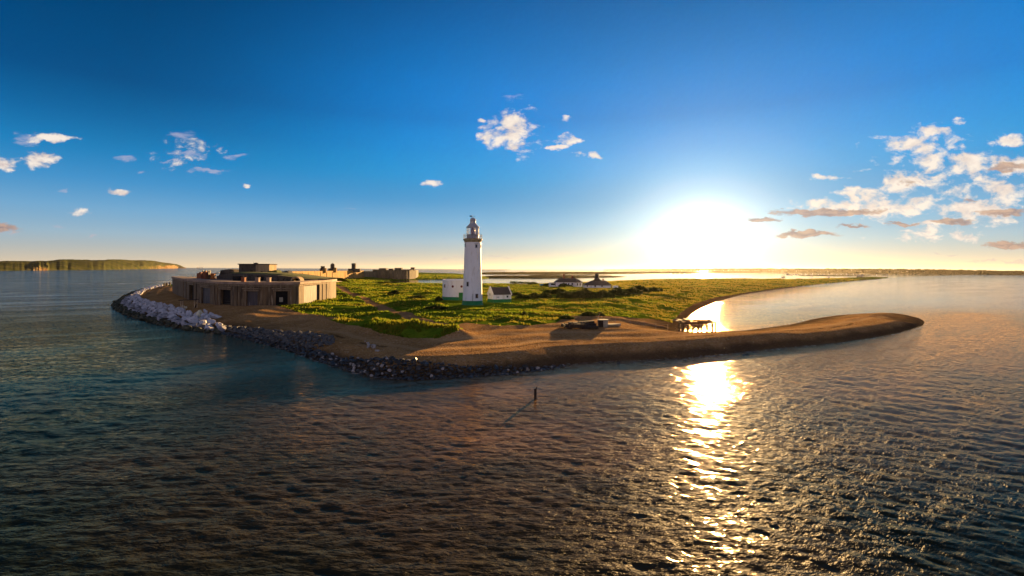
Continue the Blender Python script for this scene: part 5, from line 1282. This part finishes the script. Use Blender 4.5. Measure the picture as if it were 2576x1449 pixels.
    def dens(fd, nn, lo, hi, k):
        return nt.math('MULTIPLY', nt.smooth(nt.math('ADD', nt.math('SUBTRACT', 1.0, fd), nt.math('MULTIPLY', nt.math('SUBTRACT', nn, 0.5), k)), lo, hi), front)
    fB, fD = field(bright), field(dark)
    dB = dens(fB, n, -0.15, 1.15, 6.0); dF = dens(field(faint), nf, 0.10, 1.2, 3.6); dD = dens(fD, nf, -0.05, 0.7, 2.2)
    base = nt.mix(nt.math('MULTIPLY', dF, 0.55), base, nt.mix(fall(zz, 0.08), (5.2, 5.0, 6.6), (5.6, 4.6, 4.3)))
    relief = nt.math('ADD', 0.62, nt.math('MULTIPLY', nt.math('SUBTRACT', n, n2), 2.6), clamp=True)
    ccol = nt.mix(relief, (5.2, 3.9, 3.9), (9.6, 8.6, 7.6))
    ccol = nt.mix(fall(ang, 0.35), ccol, (11, 9.6, 7.6))
    base = nt.mix(nt.math('MULTIPLY', dB, 0.96), base, ccol)
    dcol = nt.mix(nt.smooth(nf, 0.35, 0.65), (3.0, 1.9, 1.7), (6.0, 3.8, 2.6))
    base = nt.mix(nt.math('MULTIPLY', dD, 0.8), base, dcol)
    base = nt.mix(1.0, base, (0.555, 0.555, 0.555), 'MULTIPLY')
    nt.l.new(base, bg.inputs[0]); bg.inputs[1].default_value = 0.05
    sd = bpy.data.lights.new('sun', 'SUN'); sd.energy = 5.0; sd.angle = R(0.6); sd.color = (1.0, 0.60, 0.23)
    so = bpy.data.objects.new('sun', sd); COL.objects.link(so)
    so.rotation_euler = (-d).to_track_quat('-Z', 'Y').to_euler(); so.location = (200, 500, 120)
build_world()

def build_haze():
    m = bpy.data.materials.new('haze'); m.use_nodes = True; nt = NT(m.node_tree); nt.n.remove(m.node_tree.nodes['Principled BSDF'])
    v = nt.node('ShaderNodeVolumePrincipled', {'Color': (1.0, 0.93, 0.82, 1), 'Density': 0.000010, 'Anisotropy': 0.72}); nt.l.new(v.outputs[0], nt.n['Material Output'].inputs['Volume'])
    o = MB().box((0, 5500, 37), (26000, 12000, 84)).build('haze', m); tag(o, 'thin evening haze over the water', 'haze', kind='stuff')
build_haze()
cd = bpy.data.cameras.new('camera'); cam = bpy.data.objects.new('camera', cd); COL.objects.link(cam)
cam.location = (0, 0, H); cam.rotation_euler = (math.pi/2, -RHO, 0)
cd.sensor_width = 36; cd.lens = 36*F/2576; cd.shift_y = -(724.5-CV)/2576
cd.clip_start = 0.5; cd.clip_end = 200000
SC.camera = cam
vs = SC.view_settings; vs.view_transform = 'Standard'; vs.look = 'None'; vs.gamma = 1; vs.exposure = 1.85
SC.cycles.max_bounces = 6; SC.cycles.diffuse_bounces = 2; SC.cycles.glossy_bounces = 3; SC.cycles.transmission_bounces = 4; SC.cycles.transparent_max_bounces = 8
SC.cycles.use_denoising = True
